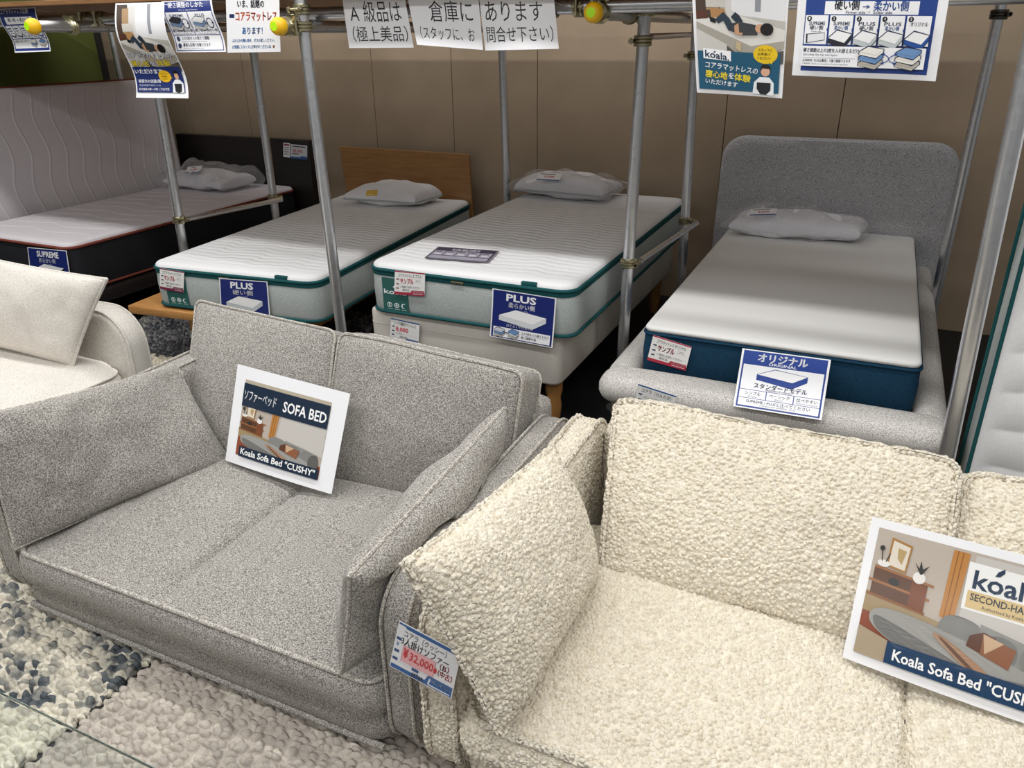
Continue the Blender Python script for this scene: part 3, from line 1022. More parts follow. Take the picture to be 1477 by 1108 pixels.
def box_cushion(BL, BR, TR, TL, th, mat, seed=0, r=.045, crown=.035, nx=60, ny=40):
    BL, BR, TR, TL = map(Vector, (BL, BR, TR, TL))
    wv, hv = ((BR - BL).length + (TR - TL).length) / 4, ((TL - BL).length + (TR - BR).length) / 4
    f = quadmap(BL, BR, TR, TL, wv, hv)
    n = f(Vector((0, 0, 1))) - f(Vector((0, 0, 0)))
    if n.y > 0:
        f = quadmap(BL, BR, TR, TL, wv, hv, -1)
    b = MB()
    def top(x, y):
        u, v = 1 - (x / wv) ** 2, 1 - (y / hv) ** 2
        w = max(0, u) ** .6 * max(0, v) ** .6
        return crown * w + .009 * nz((x, y, seed), 5) * w + .004 * nz((x, y, seed), 14) * w
    pr = [(.012, 0), (.0, -.006), (-.006, -th * .3), (-.007, -th * .5), (-.006, -th * .7), (0, -th + .006), (.012, -th)]
    wob = lambda p: p + Vector((nz(p, 4, seed), nz(p, 4, seed + 1), nz(p, 4, seed + 2))) * .006
    b.slab(wv, hv, r, pr, nx, ny, mat, lambda p: wob(f(p)), topf=top, botf=lambda x, y: -crown * .5 * max(0, 1 - (x / wv) ** 2) * max(0, 1 - (y / hv) ** 2))
    lo = [[wob(f(Vector((x, y, z)))) for x, y in rrect(wv, hv, r, .002, 5, 20)] for z in (-.003, -th + .003)]
    return b, lo

def add_nubs(objs, lv=2, **k):
    for o in objs:
        subdiv(o, lv)

# grey tweed two seat sofa bed
g = thing('sofa', 'grey tweed two seat sofa bed with throw cushions at both arms', 'sofa', (-1.5, 1.55, 0))
fab, pip = M['tweed'], M['tweedpipe']
b, e = seat_block(-2.115, -.848, 1.075, 2.0, .04, .145, fab, r=.05, crown=0, nx=30, ny=20); child('base', b, g)
b, e = seat_block(-2.105, -.846, 1.055, 1.86, .135, .243, fab, splits=(-1.545,), crown=.035)
s = child('seat_cushion', b, g)
m = MB(); m.tube(e, .0065, pip, closed=True, n=8); q = child('seat_piping', m, s); q['label'] = 'pale welt along the seat edge'
m = MB(); m.tube([Vector((x, 1.066, .042)) for x in np.linspace(-2.118, -.85, 20)], .009, fab, n=8); child('bottom_trim', m, g)
for x0, x1, zt in ((-2.225, -2.12, .54), (-.843, -.749, .515)):
    b, f, a_, b_, h = arm_panel(x0, x1, 1.075, 2.07, .030, zt, .11, fab)
    s = child('arm', b, g)
    m = MB()
    for zz in (-h + .014, h - .014):
        m.tube(seam_loop(f, a_, b_, .11, zz), .0045, pip, closed=True, n=6)
    child('arm_piping', m, s)
b = MB(); b.slab(.64, .09, .05, [(.02, .52), (.004, .51), (0, .49), (0, .05), (.01, .03)], 20, 8, fab, lambda p: p + Vector((-1.482, 2.05, 0))); child('backrest', b, g)
for c in ((( -2.11, 1.70, .262), (-1.532, 1.735, .262), at(484, 477, y=1.95), at(282, 434, y=1.99)),
          ((-1.522, 1.735, .262), (-.87, 1.775, .262), at(754, 538, y=1.90), at(491, 480, y=1.95))):
    b, lo = box_cushion(*c, .15, fab, seed=len(g.children), r=.028, crown=.05)
    s = child('back_cushion', b, g)
    m = MB()
    for l in lo:
        m.tube(l, .0055, pip, closed=True, n=6)
    child('cushion_piping', m, s)

def throw(label, P, tf, tb, mat, pmat, seed, n=44, m_=32, flip=1, piper=.005, pinch=.03, pw=.5, wr=.01, group=None, nubs=False, sag=None):
    P = [Vector(p) for p in P]
    c = sum(P, Vector()) / 4
    zmin = min(p.z for p in P)
    t = thing('throw_cushion', label, 'cushion', (c.x, c.y, zmin), group)
    a, k = MB(), MB()
    cushion(a, *P, tf, tb, mat, n=n, m=m_, flip=flip, pinch=pinch, pw=pw, wr=wr, seed=seed, pipe=(k, pmat), piper=piper, sag=sag)
    o = child('cushion_body', a, t)
    p = child('cushion_piping', k, t)
    if nubs:
        add_nubs([o], 2)
        subdiv(p, 1)
    return t
throw('wide grey tweed cushion leaning on the left arm of the grey sofa', [at(22, 792, z=.262), at(331, 664, z=.262), at(254, 526, x=-2.14), at(-45, 604, x=-2.16)], .07, .05, fab, pip, 21, flip=1, wr=.018, pw=.4,
      sag=lambda p, s, t: Vector((max(p.x, -2.108) if p.z < .535 else p.x, p.y, p.z)))
throw('grey tweed cushion seen edge on against the right arm of the grey sofa', [at(492, 972, x=-.915), (-.915, 1.66, .29), at(728, 588, x=-.86), at(503, 832, x=-.87)], .085, .085, fab, pip, 33, flip=-1, wr=.014, pw=.36,
      sag=lambda p, s, t: Vector((min(p.x, -.846) if p.z < .522 else p.x, p.y, p.z)))

# cream boucle three seat sofa bed
wbl = M['boucle']
w = thing('sofa', 'cream boucle three seat sofa bed in the right foreground', 'sofa', (.25, 1.55, 0))
b, e = seat_block(-.628, 1.12, 1.075, 2.0, .035, .15, wbl, r=.06, crown=0, nx=60, ny=20); o = child('base', b, w); add_nubs([o], 1)
b, e = seat_block(-.628, 1.12, 1.045, 1.84, .145, .262, wbl, splits=(.245,), crown=.035, r=.07, bulge=.02, nx=160, ny=80)
s = child('seat_cushion', b, w); add_nubs([s], 2)
m = MB(); m.tube(e, .008, wbl, closed=True, n=8); o = child('seat_piping', m, s); subdiv(o, 1)
for x0, x1 in ((-.73, -.632), (1.124, 1.23)):
    b, f, a_, b_, h = arm_panel(x0, x1, 1.06, 2.08, .030, .53, .11, wbl)
    s = child('arm', b, w); add_nubs([s], 2)
    m = MB()
    for zz in (-h + .012, h - .012):
        m.tube(seam_loop(f, a_, b_, .11, zz), .0075, wbl, closed=True, n=6)
    o = child('arm_piping', m, s); subdiv(o, 1)
b = MB(); b.slab(.875, .085, .05, [(.02, .52), (.004, .51), (0, .49), (0, .05), (.01, .03)], 40, 8, wbl, lambda p: p + Vector((.246, 2.05, 0))); o = child('backrest', b, w); add_nubs([o], 1)
for c in ((at(866, 822, z=.285), (.285, 1.60, .285), at(1386, 668, y=1.93), at(890, 575, y=1.97)),
          ((.312, 1.62, .285), (1.11, 1.62, .285), (1.10, 1.95, .64), at(1396, 682, y=1.96))):
    b, lo = box_cushion(*c, .16, wbl, seed=50 + len(w.children), r=.035, crown=.055, nx=90, ny=56)
    s = child('back_cushion', b, w); add_nubs([s], 2)
    m = MB()
    for l in lo:
        m.tube(l, .010, wbl, closed=True, n=6)
    o = child('cushion_piping', m, s); subdiv(o, 1)
throw('cream boucle cushion leaning on the left arm of the cream sofa', [at(722, 1058, z=.30), at(858, 826, z=.30), at(797, 645, x=-.665), at(584, 815, x=-.70)], .10, .05, wbl, wbl, 44, flip=1, pw=.42, piper=.011, n=56, m_=40, nubs=True)

# off white sofa at the left edge, its seat facing the grey sofa
fab2 = M['linen']
l = thing('sofa', 'off white linen sofa partly in view at the left edge', 'sofa', (-3.1, 1.2, 0))
b, e = seat_block(-3.5, -2.66, .0, 1.955, .15, .36, fab2, r=.08, crown=.035, bulge=.01, nx=40, ny=60); s = child('seat_cushion', b, l)
m = MB(); m.tube(e, .006, fab2, closed=True, n=8); child('seat_piping', m, s)
b = MB(); b.slab(.41, .97, .05, [(.02, .15), (.0, .13), (0, .07), (.01, .05)], 6, 10, fab2, lambda p: p + Vector((-3.09, .98, 0))); child('base', b, l)
for y0, y1 in ((-.11, -.01), (1.965, 2.065)):
    b = MB()
    f = lambda p, y0=y0, y1=y1: Vector((-3.09 + p.x, (y0 + y1) / 2 - p.z, .32 + p.y))
    b.slab(.46, .285, .15, [(.03, .05), (.01, .046), (0, .034), (0, -.034), (.01, -.046), (.03, -.05)], 20, 12, fab2, f, nc=8)
    s = child('arm', b, l)
    m = MB()
    for zz in (-.042, .042):
        m.tube([f(Vector((x, y, zz))) for x, y in rrect(.46, .285, .15, -.002, 8, 12)], .005, fab2, closed=True, n=6)
    child('arm_piping', m, s)
b = MB(); b.slab(.07, 1.03, .05, [(.02, .62), (.0, .6), (0, .06), (.01, .05)], 6, 20, fab2, lambda p: p + Vector((-3.56, .98, 0))); child('backrest', b, l)
throw('off white linen cushion leaning on the arm of the off white sofa', [at(-75, 483, y=1.86), at(105, 527, y=1.86), at(154, 403, y=1.935), at(-40, 368, y=1.935)], .075, .03, fab2, fab2, 61, flip=1, wr=.010, pw=.4, piper=.007)

# ------------------------------------------------------------------ rugs and glass table
def rug(name, label, x0, x1, y0, y1, z, mat, step=.006, group=None):
    nx, ny = int((x1 - x0) / step), int((y1 - y0) / step)
    cx, cy = (x0 + x1) / 2, (y0 + y1) / 2
    V = [(x0 + (x1 - x0) * i / nx, y0 + (y1 - y0) * j / ny, z) for j in range(ny + 1) for i in range(nx + 1)]
    R = nx + 1
    F = [(j * R + i, j * R + i + 1, (j + 1) * R + i + 1, (j + 1) * R + i) for j in range(ny) for i in range(nx)]
    m = MB(); m.add(V, F, mat)
    o = m.obj(name)
    bm = bmesh.new(); bm.from_mesh(o.data)
    ed = [e for e in bm.edges if e.is_boundary]
    r = bmesh.ops.extrude_edge_only(bm, edges=ed)
    for v in [q for q in r['geom'] if isinstance(q, bmesh.types.BMVert)]:
        v.co.z -= z - .001
    bmesh.ops.recalc_face_normals(bm, faces=bm.faces)
    bm.to_mesh(o.data); bm.free()
    return tag(o, label, 'rug', group)
rug('rug', 'blue and cream pebble wool rug at the left of the seam in the foreground', -2.62, -1.640, .30, 1.25, .008, M['rugblue'])  # gap beside it bares dark floor, standing in for the rug's edge shadow
rug('rug', 'beige pebble wool rug right of the seam in front of the grey sofa', -1.613, -.60, .30, 1.25, .006, M['rugbeige'])
r0 = at(186, 493, z=.02)
rug('rug', 'charcoal shag rug under the oak platform bed', -4.0, -2.6, 2.72, 3.75, .016, M['rugshag'], step=.009)
rug('rug_border', 'cream pebbled rug strip edging the charcoal shag rug', -4.0, -2.6, 2.62, 2.715, .016, M['rugcream'])
def green_rug():
    q = NT('green patterned rug')
    a = q.n('TexNoise', i_Scale=14.0, i_Detail=4.0, i_Distortion=1.0)
    q.l(q.tc.outputs['Object'], a.inputs['Vector'])
    q.l(q.ramp(a.outputs['Fac'], [(.45, hx('24463a')), (.5, hx('c2c4b8')), (.56, hx('b9bbb0'))]), q.b.inputs['Base Color'])
    q.b.inputs['Roughness'].default_value = 1
    return q.m
M['ruggreen'] = green_rug()
m = MB(); m.box(-4.0, -2.55, 2.12, 2.60, .001, .009, M['ruggreen']); o = m.obj('rug'); tag(o, 'green and ivory patterned rug between the off white and grey sofas', 'rug')
m = MB(); m.box(-4.0, -2.55, 2.565, 2.60, .0092, .0105, plain('ivory rug band', hx('c9c0b0'), .9)); child('rug_band', m, o)['label'] = 'plain ivory band'
ge = at(100, 1048, z=.42)
t = thing('glass_table', 'clear glass table top cutting across the bottom left corner', 'table', (-1.4, ge.y - .35, 0))
m = MB(); m.box(-2.3, -.72, ge.y - .70, ge.y, .411, .42, M['glass'], bev=.002); tt = child('table_top', m, t, False)
m = MB(); m.box(-2.3, -.72, ge.y, ge.y + .0018, .4112, .4198, plain('dark green glass edge', hx('3a5348'), .2), bev=.0003); child('edge_band', m, tt, False)['label'] = 'dark green polished edge'
for x in (-2.2, -.82):
    for yy in (.64, .34):
        m = MB(); m.tube([(x, ge.y - yy, 0), (x, ge.y - yy, .411)], .015, M['steel'], n=12); child('leg', m, t)
    # ------------------------------------------------------------------ printed cards, posters and price tags
NV, WH, BK = '1d2f78', 'f4f4f6', '17171b'
def iso(cx, cy, w, h, top, side, edge='2a3350', th=.35, skew=.35):
    # a small drawn mattress: top face and two side faces
    a, b, c, d = (cx - w * .5, cy), (cx - w * .5 + w * skew, cy - h * .5), (cx + w * .5, cy - h * .28), (cx + w * .5 - w * skew * .8, cy + h * .3)
    t = h * th
    return [('p', [(a[0] - .006, a[1] - .006), (b[0], b[1] - .014), (c[0] + .006, c[1] - .006), (c[0] + .006, c[1] + t), (d[0], d[1] + t + .012), (a[0] - .006, a[1] + t)], edge),
            ('p', [a, d, (d[0], d[1] + t), (a[0], a[1] + t)], side), ('p', [d, c, (c[0], c[1] + t), (d[0], d[1] + t)], side), ('p', [a, b, c, d], top)]
def stack(cx, cy, w, h, cols):
    out = []
    for k in (2, 1, 0):
        out += iso(cx, cy + (k - 1) * h * .55, w, h, cols[k], cols[k], th=.28)
    return out
def plane(c, pts_fixed):
    a, b, d = pts_fixed
    n = (b - a).cross(d - a).normalized()
    return on(c[0], c[1], a, n)

def sofa_picture(x0, y0, x1, y1, dark=False):
    X = lambda u: x0 + (x1 - x0) * u
    Y = lambda v: y0 + (y1 - y0) * v
    P = lambda pts: [(X(a), Y(b)) for a, b in pts]
    it = [('r', x0, y0, x1, y1, 'b9ada0'), ('p', P([(0, .60), (.45, .68), (1, .78), (1, 1), (0, 1)]), '8d4a30'),
          ('p', P([(0, .50), (.40, .58), (.42, .68), (0, .66)]), 'a08a66'), ('p', P([(.39, .02), (.47, .02), (.45, .55), (.38, .53)]), 'b97e3c'),
          ('p', P([(.41, .02), (.415, .02), (.405, .53), (.40, .53)]), '8f5a26'), ('p', P([(.435, .02), (.44, .02), (.428, .54), (.423, .54)]), '8f5a26'),
          ('p', P([(.50, .02), (1, .02), (1, .62), (.47, .52)]), 'c5c0ba'),
          # sideboard with shelves
          ('p', P([(.02, .30), (.30, .33), (.30, .55), (.02, .52)]), '5b3820'), ('p', P([(.02, .29), (.33, .325), (.33, .345), (.02, .31)]), '9a6538'),
          ('p', P([(.0, .40), (.32, .435), (.32, .455), (.0, .42)]), '9a6538'), ('p', P([(.0, .51), (.31, .545), (.31, .565), (.0, .53)]), '8a5830'),
          ('p', P([(.22, .34), (.30, .35), (.30, .55), (.22, .54)]), '7a4326'), ('e', X(.13), Y(.385), .03 * (x1 - x0), .03 * (y1 - y0), '2a2624'),
          ('p', P([(.08, .05), (.19, .08), (.18, .30), (.075, .28)]), 'a5763c'), ('p', P([(.09, .07), (.18, .095), (.172, .28), (.085, .265)]), 'ded4c3'), ('p', P([(.12, .12), (.165, .13), (.15, .24), (.125, .2)]), 'b59a66'),
          ('e', X(.06), Y(.265), .032 * (x1 - x0), .028 * (y1 - y0), 'e7e4de'), ('l', P([(.05, .25), (.04, .16), (.045, .14)]), .006, '2b2c28'), ('e', X(.04), Y(.15), .012, .018, '2b2c28'), ('l', P([(.07, .25), (.085, .18)]), .006, '2b2c28'),
          ('e', X(.25), Y(.30), .032 * (x1 - x0), .045 * (y1 - y0), 'e7e4de'), ('p', P([(.25, .27), (.215, .19), (.242, .23), (.245, .17), (.26, .23), (.29, .19), (.26, .27)]), '22251f'),
          # sofa bed
          ('s', P([(.40, .48), (.58, .50), (.60, .60), (.60, .74), (.37, .70)]), '84837f'), ('p', P([(.58, .50), (.80, .55), (.95, .60), (.95, .80), (.60, .72)]), '8e8d88'),
          ('s', P([(.62, .54), (.77, .56), (.77, .75), (.63, .70)]), '7d7c78'), ('s', P([(.78, .56), (.93, .60), (.93, .79), (.78, .75)]), '82817c'),
          ('s', P([(.03, .64), (.14, .58), (.42, .62), (.92, .76), (.92, .90), (.62, .95), (.38, .92), (.06, .78)]), '9c9b96'),
          ('s', P([(.05, .68), (.10, .66), (.60, .86), (.62, .95), (.45, .94), (.10, .80)]), '73726f'), ('s', P([(.62, .86), (.88, .80), (.88, .90), (.64, .95)]), '7b7a76'),
          ('s', P([(.88, .62), (.97, .60), (.98, .86), (.90, .88), (.86, .78)]), '5f5e5b'),
          ('p', P([(.54, .60), (.60, .55), (.66, .57), (.64, .72), (.53, .68)]), '5d3826'), ('p', P([(.60, .56), (.76, .61), (.74, .76), (.60, .71)]), '8d5a3d'), ('p', P([(.60, .56), (.70, .59), (.65, .66), (.62, .70)]), 'c9a987'),
          ('s', P([(.34, .66), (.42, .66), (.68, .84), (.70, .93), (.62, .93), (.50, .80)]), 'a88468'), ('s', P([(.38, .67), (.42, .68), (.62, .86), (.58, .86)]), '6d4f3e'), ('p', P([(.62, .90), (.70, .90), (.70, .94), (.62, .95)]), 'c7ab8c')]
    return it
# card on the grey sofa
BL, BR = at(325, 664, z=.292), at(478, 713, z=.292)
TL = at(343, 525, y=BL.y + .15)
TR = plane((505, 568), (BL, BR, TL))
it = [('r', .10, .13, .875, .905, 'b8ad99')]
it += sofa_picture(.10, .34, .875, .90)
it += [('r', .10, .165, .875, .40, '10263c'), ('r', .14, .80, .875, .905, '10263c'),
       ('t', 'ソファーベッド', .115, .42, .325, .085, 'f2f2f2', .01), ('t', 'SOFA BED', .485, .86, .345, .105, 'f6f6f6', .02), ('t', 'Koala Sofa Bed "CUSHY"', .16, .85, .878, .062, 'f6f6f6', .02)]
sheet('display_card', 'white bordered sofa bed card leaning on the grey sofa back cushion', 'sign', TL, TR, BL, BR, it, bend=lambda u, v: .012 * u * (1 - u) * 4 * (.4 + .6 * v), thick=.0012, gloss=.25)
# card on the cream sofa
BL, BR = at(1215, 948, z=.305), at(1541, 1067, z=.305)
TL = at(1258, 745, y=BL.y + .16)
TR = plane((1588, 829), (BL, BR, TL))
it = sofa_picture(.045, .06, .955, .93)
it += [('p', [(.19, .785), (.955, .785), (.955, .93), (.19, .93)], '173a5c'), ('p', [(.045, .74), (.19, .785), (.19, .93), (.045, .93)], 'a9987f'),
       ('t', 'Koala Sofa Bed "CUSHY"', .225, .90, .895, .072, 'f6f6f6', .02),
       ('r', .475, .125, .825, .43, 'f0efec'), ('r', .49, .305, .81, .415, 'd6bb83'), ('t', 'koala', .505, .785, .285, .12, '15314b', .02), ('p', [(.592, .178), (.602, .145), (.628, .118), (.630, .145), (.612, .175)], '15314b'),
       ('t', 'SECOND-HAND', .505, .795, .362, .045, '1c2c3a', .015), ('t', 'Authorized by Koala', .56, .74, .402, .022, '1c2c3a')]
sheet('display_card', 'large sofa bed photo card leaning on the cream sofa at right', 'sign', TL, TR, BL, BR, it, bend=lambda u, v: .010 * math.sin(math.pi * u * 1.2), thick=.0012, gloss=.18)

# three stock signs hanging side by side
G3 = 'white black-lettered stock signs'
def hang(px, y):
    return [at(a, b, y=y) for a, b in px]
T = hang([(494, 0), (584, -2), (503.7, 69.4), (596.8, 68.7)], 2.75)
sheet('hanging_sign', 'leftmost of the three white signs hanging above the oak bed', 'sign', *T,
      [('t', 'A', .09, .235, .43, .30, BK, .0), ('t', '級品は', .31, .90, .43, .34, BK, -.004), ('t', '（極上美品）', .09, .95, .84, .25, BK, -.004)], group=G3, strings=[(.05, T[0] + Vector((0, .08, -.02))), (.95, T[1] + Vector((0, .08, -.02)))])
T = hang([(588, -2), (690, -3), (604, 64.5), (696.6, 72)], 2.745)
sheet('hanging_sign', 'middle one of the three white signs hanging above the beds', 'sign', *T,
      [('t', '倉庫に', .28, .90, .44, .34, BK, -.004), ('t', '（スタッフに、お', .09, .90, .83, .21, BK, -.004)], group=G3, bend=lambda u, v: .012 * v * (1 - u), strings=[(.05, T[0] + Vector((0, .08, -.02))), (.95, T[1] + Vector((0, .08, -.02)))])
T = hang([(691, -3), (799, -3), (700, 72.8), (806, 70.4)], 2.75)
sheet('hanging_sign', 'rightmost of the three white signs hanging above the beds', 'sign', *T,
      [('t', 'あります', .06, .84, .42, .32, BK, -.004), ('t', '問合せ下さい）', .05, .95, .82, .24, BK, -.004)], group=G3, bend=lambda u, v: .01 * math.sin(math.pi * u) * v, strings=[(.05, T[0] + Vector((0, .08, -.02))), (.95, T[1] + Vector((0, .08, -.02)))])

def koala_poster(bottom, brand):
    m_ = lambda pts: [((a - 85) / 950 * .93 + .035, (b / 7.387 + 48) / 184) for a, b in pts]
    it = [('r', .035, .03, .955, .66, 'd3d0cb'), ('p', m_([(85, -330), (300, -330), (360, 160), (85, 200)]), '4a3a30'), ('p', m_([(200, -250), (330, -250), (340, 90), (200, 100)]), 'a98a66'), ('p', m_([(240, 85), (400, 85), (420, 180), (250, 180)]), 'b08354'), ('p', m_([(85, 110), (200, 110), (210, 190), (85, 190)]), '5a3324'),
          ('p', m_([(195, -40), (400, -40), (405, 70), (195, 70)]), 'c9c4bb'), ('p', m_([(470, -330), (1050, -330), (1050, 240), (560, 150), (470, 100)]), 'e3e3e4'), ('p', m_([(725, -330), (790, -330), (785, 105), (725, 105)]), '8f9299'),
          ('p', m_([(560, 150), (1055, 200), (1055, 300), (590, 210)]), 'bdbab2'),
          ('p', m_([(85, 205), (560, 150), (1055, 290), (1055, 400), (690, 468), (85, 225)]), 'dcd9d2'), ('p', m_([(85, 225), (690, 468), (1055, 400), (1055, 480), (620, 612), (85, 300)]), 'a8a196'), ('p', m_([(85, 300), (420, 460), (430, 560), (85, 560)]), 'cbc8c2'),
          ('p', m_([(420, 470), (620, 612), (1055, 500), (1055, 640), (420, 640)]), '57514b'), ('p', m_([(525, 415), (585, 440), (580, 530), (520, 500)]), 'c2b08a'),
          ('p', m_([(230, 170), (300, 190), (300, 240), (240, 220)]), '16181b'), ('p', m_([(290, 200), (385, 118), (450, 180), (480, 230), (520, 230), (480, 320), (440, 310), (385, 210), (330, 240)]), '2f3d4a'), ('p', m_([(465, 170), (515, 118), (560, 150), (600, 215), (530, 230)]), '26323d'),
          ('p', m_([(480, 235), (560, 215), (740, 245), (760, 350), (590, 358), (480, 320)]), '3e4042'), ('p', m_([(505, 260), (550, 230), (560, 330), (600, 330), (590, 358), (510, 345)]), 'c79a78'), ('e', *m_([(785, 280)])[0], .05, .034, 'd0a281'), ('e', *m_([(860, 287)])[0], .07, .048, '1a1716')]
    return it, m_
it, m_ = koala_poster('1c5570', True)
it += [('r', .035, .655, .955, .965, '1b5571'), ('p', m_([(150, 508), (465, 530), (465, 640), (150, 618)]), WH), ('t', 'koala.', *[q[0] for q in m_([(170, 0), (445, 0)])], m_([(0, 598)])[0][1], .055, '1a3550', .02, 0, .10), ('p', m_([(262, 552), (285, 530), (290, 552)]), '1a3550'),
       ('e', *m_([(855, 548)])[0], .135, .073, 'e8c21f'), ('p', m_([(880, 600), (960, 590), (930, 650)]), 'e8c21f'),
       ('t', 'スタッフに', *[q[0] for q in m_([(775, 0), (930, 0)])], m_([(0, 515)])[0][1], .018, '2b2a20', .01), ('t', 'お声掛け', *[q[0] for q in m_([(770, 0), (910, 0)])], m_([(0, 558)])[0][1], .018, '2b2a20', .01), ('t', 'ください♪', *[q[0] for q in m_([(765, 0), (915, 0)])], m_([(0, 600)])[0][1], .018, '2b2a20', .01),
       ('t', 'コアラマットレスの', *[q[0] for q in m_([(165, 0), (775, 0)])], m_([(0, 712)])[0][1], .04, WH, .02, .15, .06), ('t', '寝心地', *[q[0] for q in m_([(165, 0), (420, 0)])], m_([(0, 815)])[0][1], .046, 'f0d832', .025, .1, .06), ('t', 'を', *[q[0] for q in m_([(435, 0), (500, 0)])], m_([(0, 825)])[0][1], .04, WH, .02, .1), ('t', '体験', *[q[0] for q in m_([(505, 0), (695, 0)])], m_([(0, 838)])[0][1], .046, 'f0d832', .025, .1, .06), ('t', 'いただけます', *[q[0] for q in m_([(165, 0), (540, 0)])], m_([(0, 888)])[0][1], .034, WH, .02, .1, .06),
       ('p', m_([(720, 975), (735, 850), (800, 790), (910, 790), (965, 850), (970, 985)]), 'e9edf0'), ('p', m_([(768, 850), (930, 850), (930, 930), (880, 980), (810, 975), (768, 920)]), '22242a'), ('e', *m_([(862, 725)])[0], .052, .042, 'd9ab8e'), ('p', m_([(800, 740), (815, 665), (860, 650), (915, 670), (925, 740), (905, 700), (830, 695)]), '1d1816'), ('t', 'Re-use', *[q[0] for q in m_([(805, 0), (900, 0)])], m_([(0, 886)])[0][1], .012, WH)]
it.pop()
T = hang([(996, -50), (1141, -50), (1005.2, 133.3), (1128, 141.9)], 2.40)
sheet('poster', 'teal bottomed photo poster of a person lying on a mattress, by the grey headboard', 'poster', *T, it, bend=lambda u, v: -.012 * math.sin(math.pi * u) * v, strings=[(.1, T[0] + Vector((0, .05, .02))), (.9, T[1] + Vector((0, .05, .02)))])

# firmness diagram
DB = '20408a'
zx = lambda a: .055 + (a - 200) / 1130 * .875
zy = lambda b: (b / 6.154 + 35) / 147
it = [('r', .06, .05, .935, .945, DB), ('r', zx(380), zy(8), zx(1190), zy(122), WH), ('t', '硬い側', zx(465), zx(680), zy(76), .075, '1c2130', .02), ('t', '→', zx(712), zx(775), zy(72), .04, DB, .02), ('t', '柔かい側', zx(808), zx(1100), zy(84), .075, '24509a', .02), ('t', 'Firmer side →  Softer side', zx(570), zx(970), zy(116), .028, '2a3358', .01),
      ('t', 'Comparison', zx(680), zx(930), zy(2), .02, WH)]
it.pop()
for k, (n1, n2, n3) in enumerate((('SUPREME', '硬い側', 'Firmer side'), ('SUPREME', '柔かい側', 'Softer side'), ('PLUS', '硬い側', 'Firmer side'), ('PLUS', '柔かい側', 'Softer side'), ('オリジナル', '', 'Original'))):
    a = 215 + k * 222
    it += [('r', zx(a), zy(132), zx(a + 205), zy(392), WH), ('e', zx(a + 35), zy(162), .017, .026, '14161c'), ('t', str(k + 1), zx(a + 28), zx(a + 42), zy(172), .027, WH, .01),
           ('t', n1, zx(a + 35), zx(a + 180), zy(218), .034, '1c2448', .015)]
    if n2:
        it += [('t', n2, zx(a + 45), zx(a + 165), zy(258), .034, '1c2448' if k in (0, 2) else '24509a', .015)]
    it += [('t', n3, zx(a + 60), zx(a + 150), zy(284), .018, '3a4468')]
    if k == 0:
        it += [('p', [(zx(a + 15), zy(300)), (zx(a + 185), zy(285)), (zx(a + 190), zy(355)), (zx(a + 20), zy(385))], '23242c'), ('p', [(zx(a + 30), zy(306)), (zx(a + 182), zy(291)), (zx(a + 186), zy(350)), (zx(a + 34), zy(378))], 'e8e8ea')]
    else:
        it += iso(zx(a + 103), zy(335), .155, .15, 'f2f2f2', ('23242c', 'c3cacb', 'c3cacb', '24509a')[k - 1], th=.32)
    if k < 4:
        it += [('p', [(zx(a + 200), zy(245)), (zx(a + 232), zy(258)), (zx(a + 200), zy(272))], DB)]
it += [('r', zx(205), zy(408), zx(1300), zy(592), WH), ('t', '硬さ調節は上の2枚を入れ替えるだけ', zx(222), zx(725), zy(462), .034, '1c2448', .015), ('t', 'Just swap the top two layers', zx(222), zx(540), zy(495), .024, '3a4468'), ('r', zx(222), zy(514), zx(700), zy(517), '7a86a8'),
       ('t', 'SUPREME / PLUSは裏返しで硬さ調節できます', zx(222), zx(660), zy(550), .024, '1c2448', .01), ('t', 'SUPREME / PLUS are reversible for firmness adjustment', zx(222), zx(640), zy(576), .015, '3a4468')]
it += stack(zx(835), zy(500), .16, .10, ('efece4', '6f94c4', 'bcb6aa')) + stack(zx(1155), zy(500), .16, .10, ('6f94c4', 'efece4', 'bcb6aa'))
it += [('l', [(zx(945), zy(465)), (zx(985), zy(490)), (zx(1005), zy(530)), (zx(1045), zy(548))], .008, DB), ('l', [(zx(945), zy(548)), (zx(985), zy(525)), (zx(1005), zy(490)), (zx(1045), zy(465))], .008, DB)]
for (a, b, s) in ((945, 465, -1), (945, 548, -1), (1045, 548, 1), (1045, 465, 1)):
    it += [('p', [(zx(a + 22 * s), zy(b)), (zx(a - 8 * s), zy(b - 13)), (zx(a - 8 * s), zy(b + 13))], DB)]
T = hang([(1154, -35), (1375, -38), (1142.2, 108.5), (1349.4, 117.3)], 2.40)
sheet('poster', 'blue and white firmness comparison diagram hanging at upper right', 'poster', *T, it, bend=lambda u, v: .006 * math.sin(2 * math.pi * u) * v, N=14, strings=[(.1, T[0] + Vector((0, .05, .04))), (.9, T[1] + Vector((0, .05, .04)))])

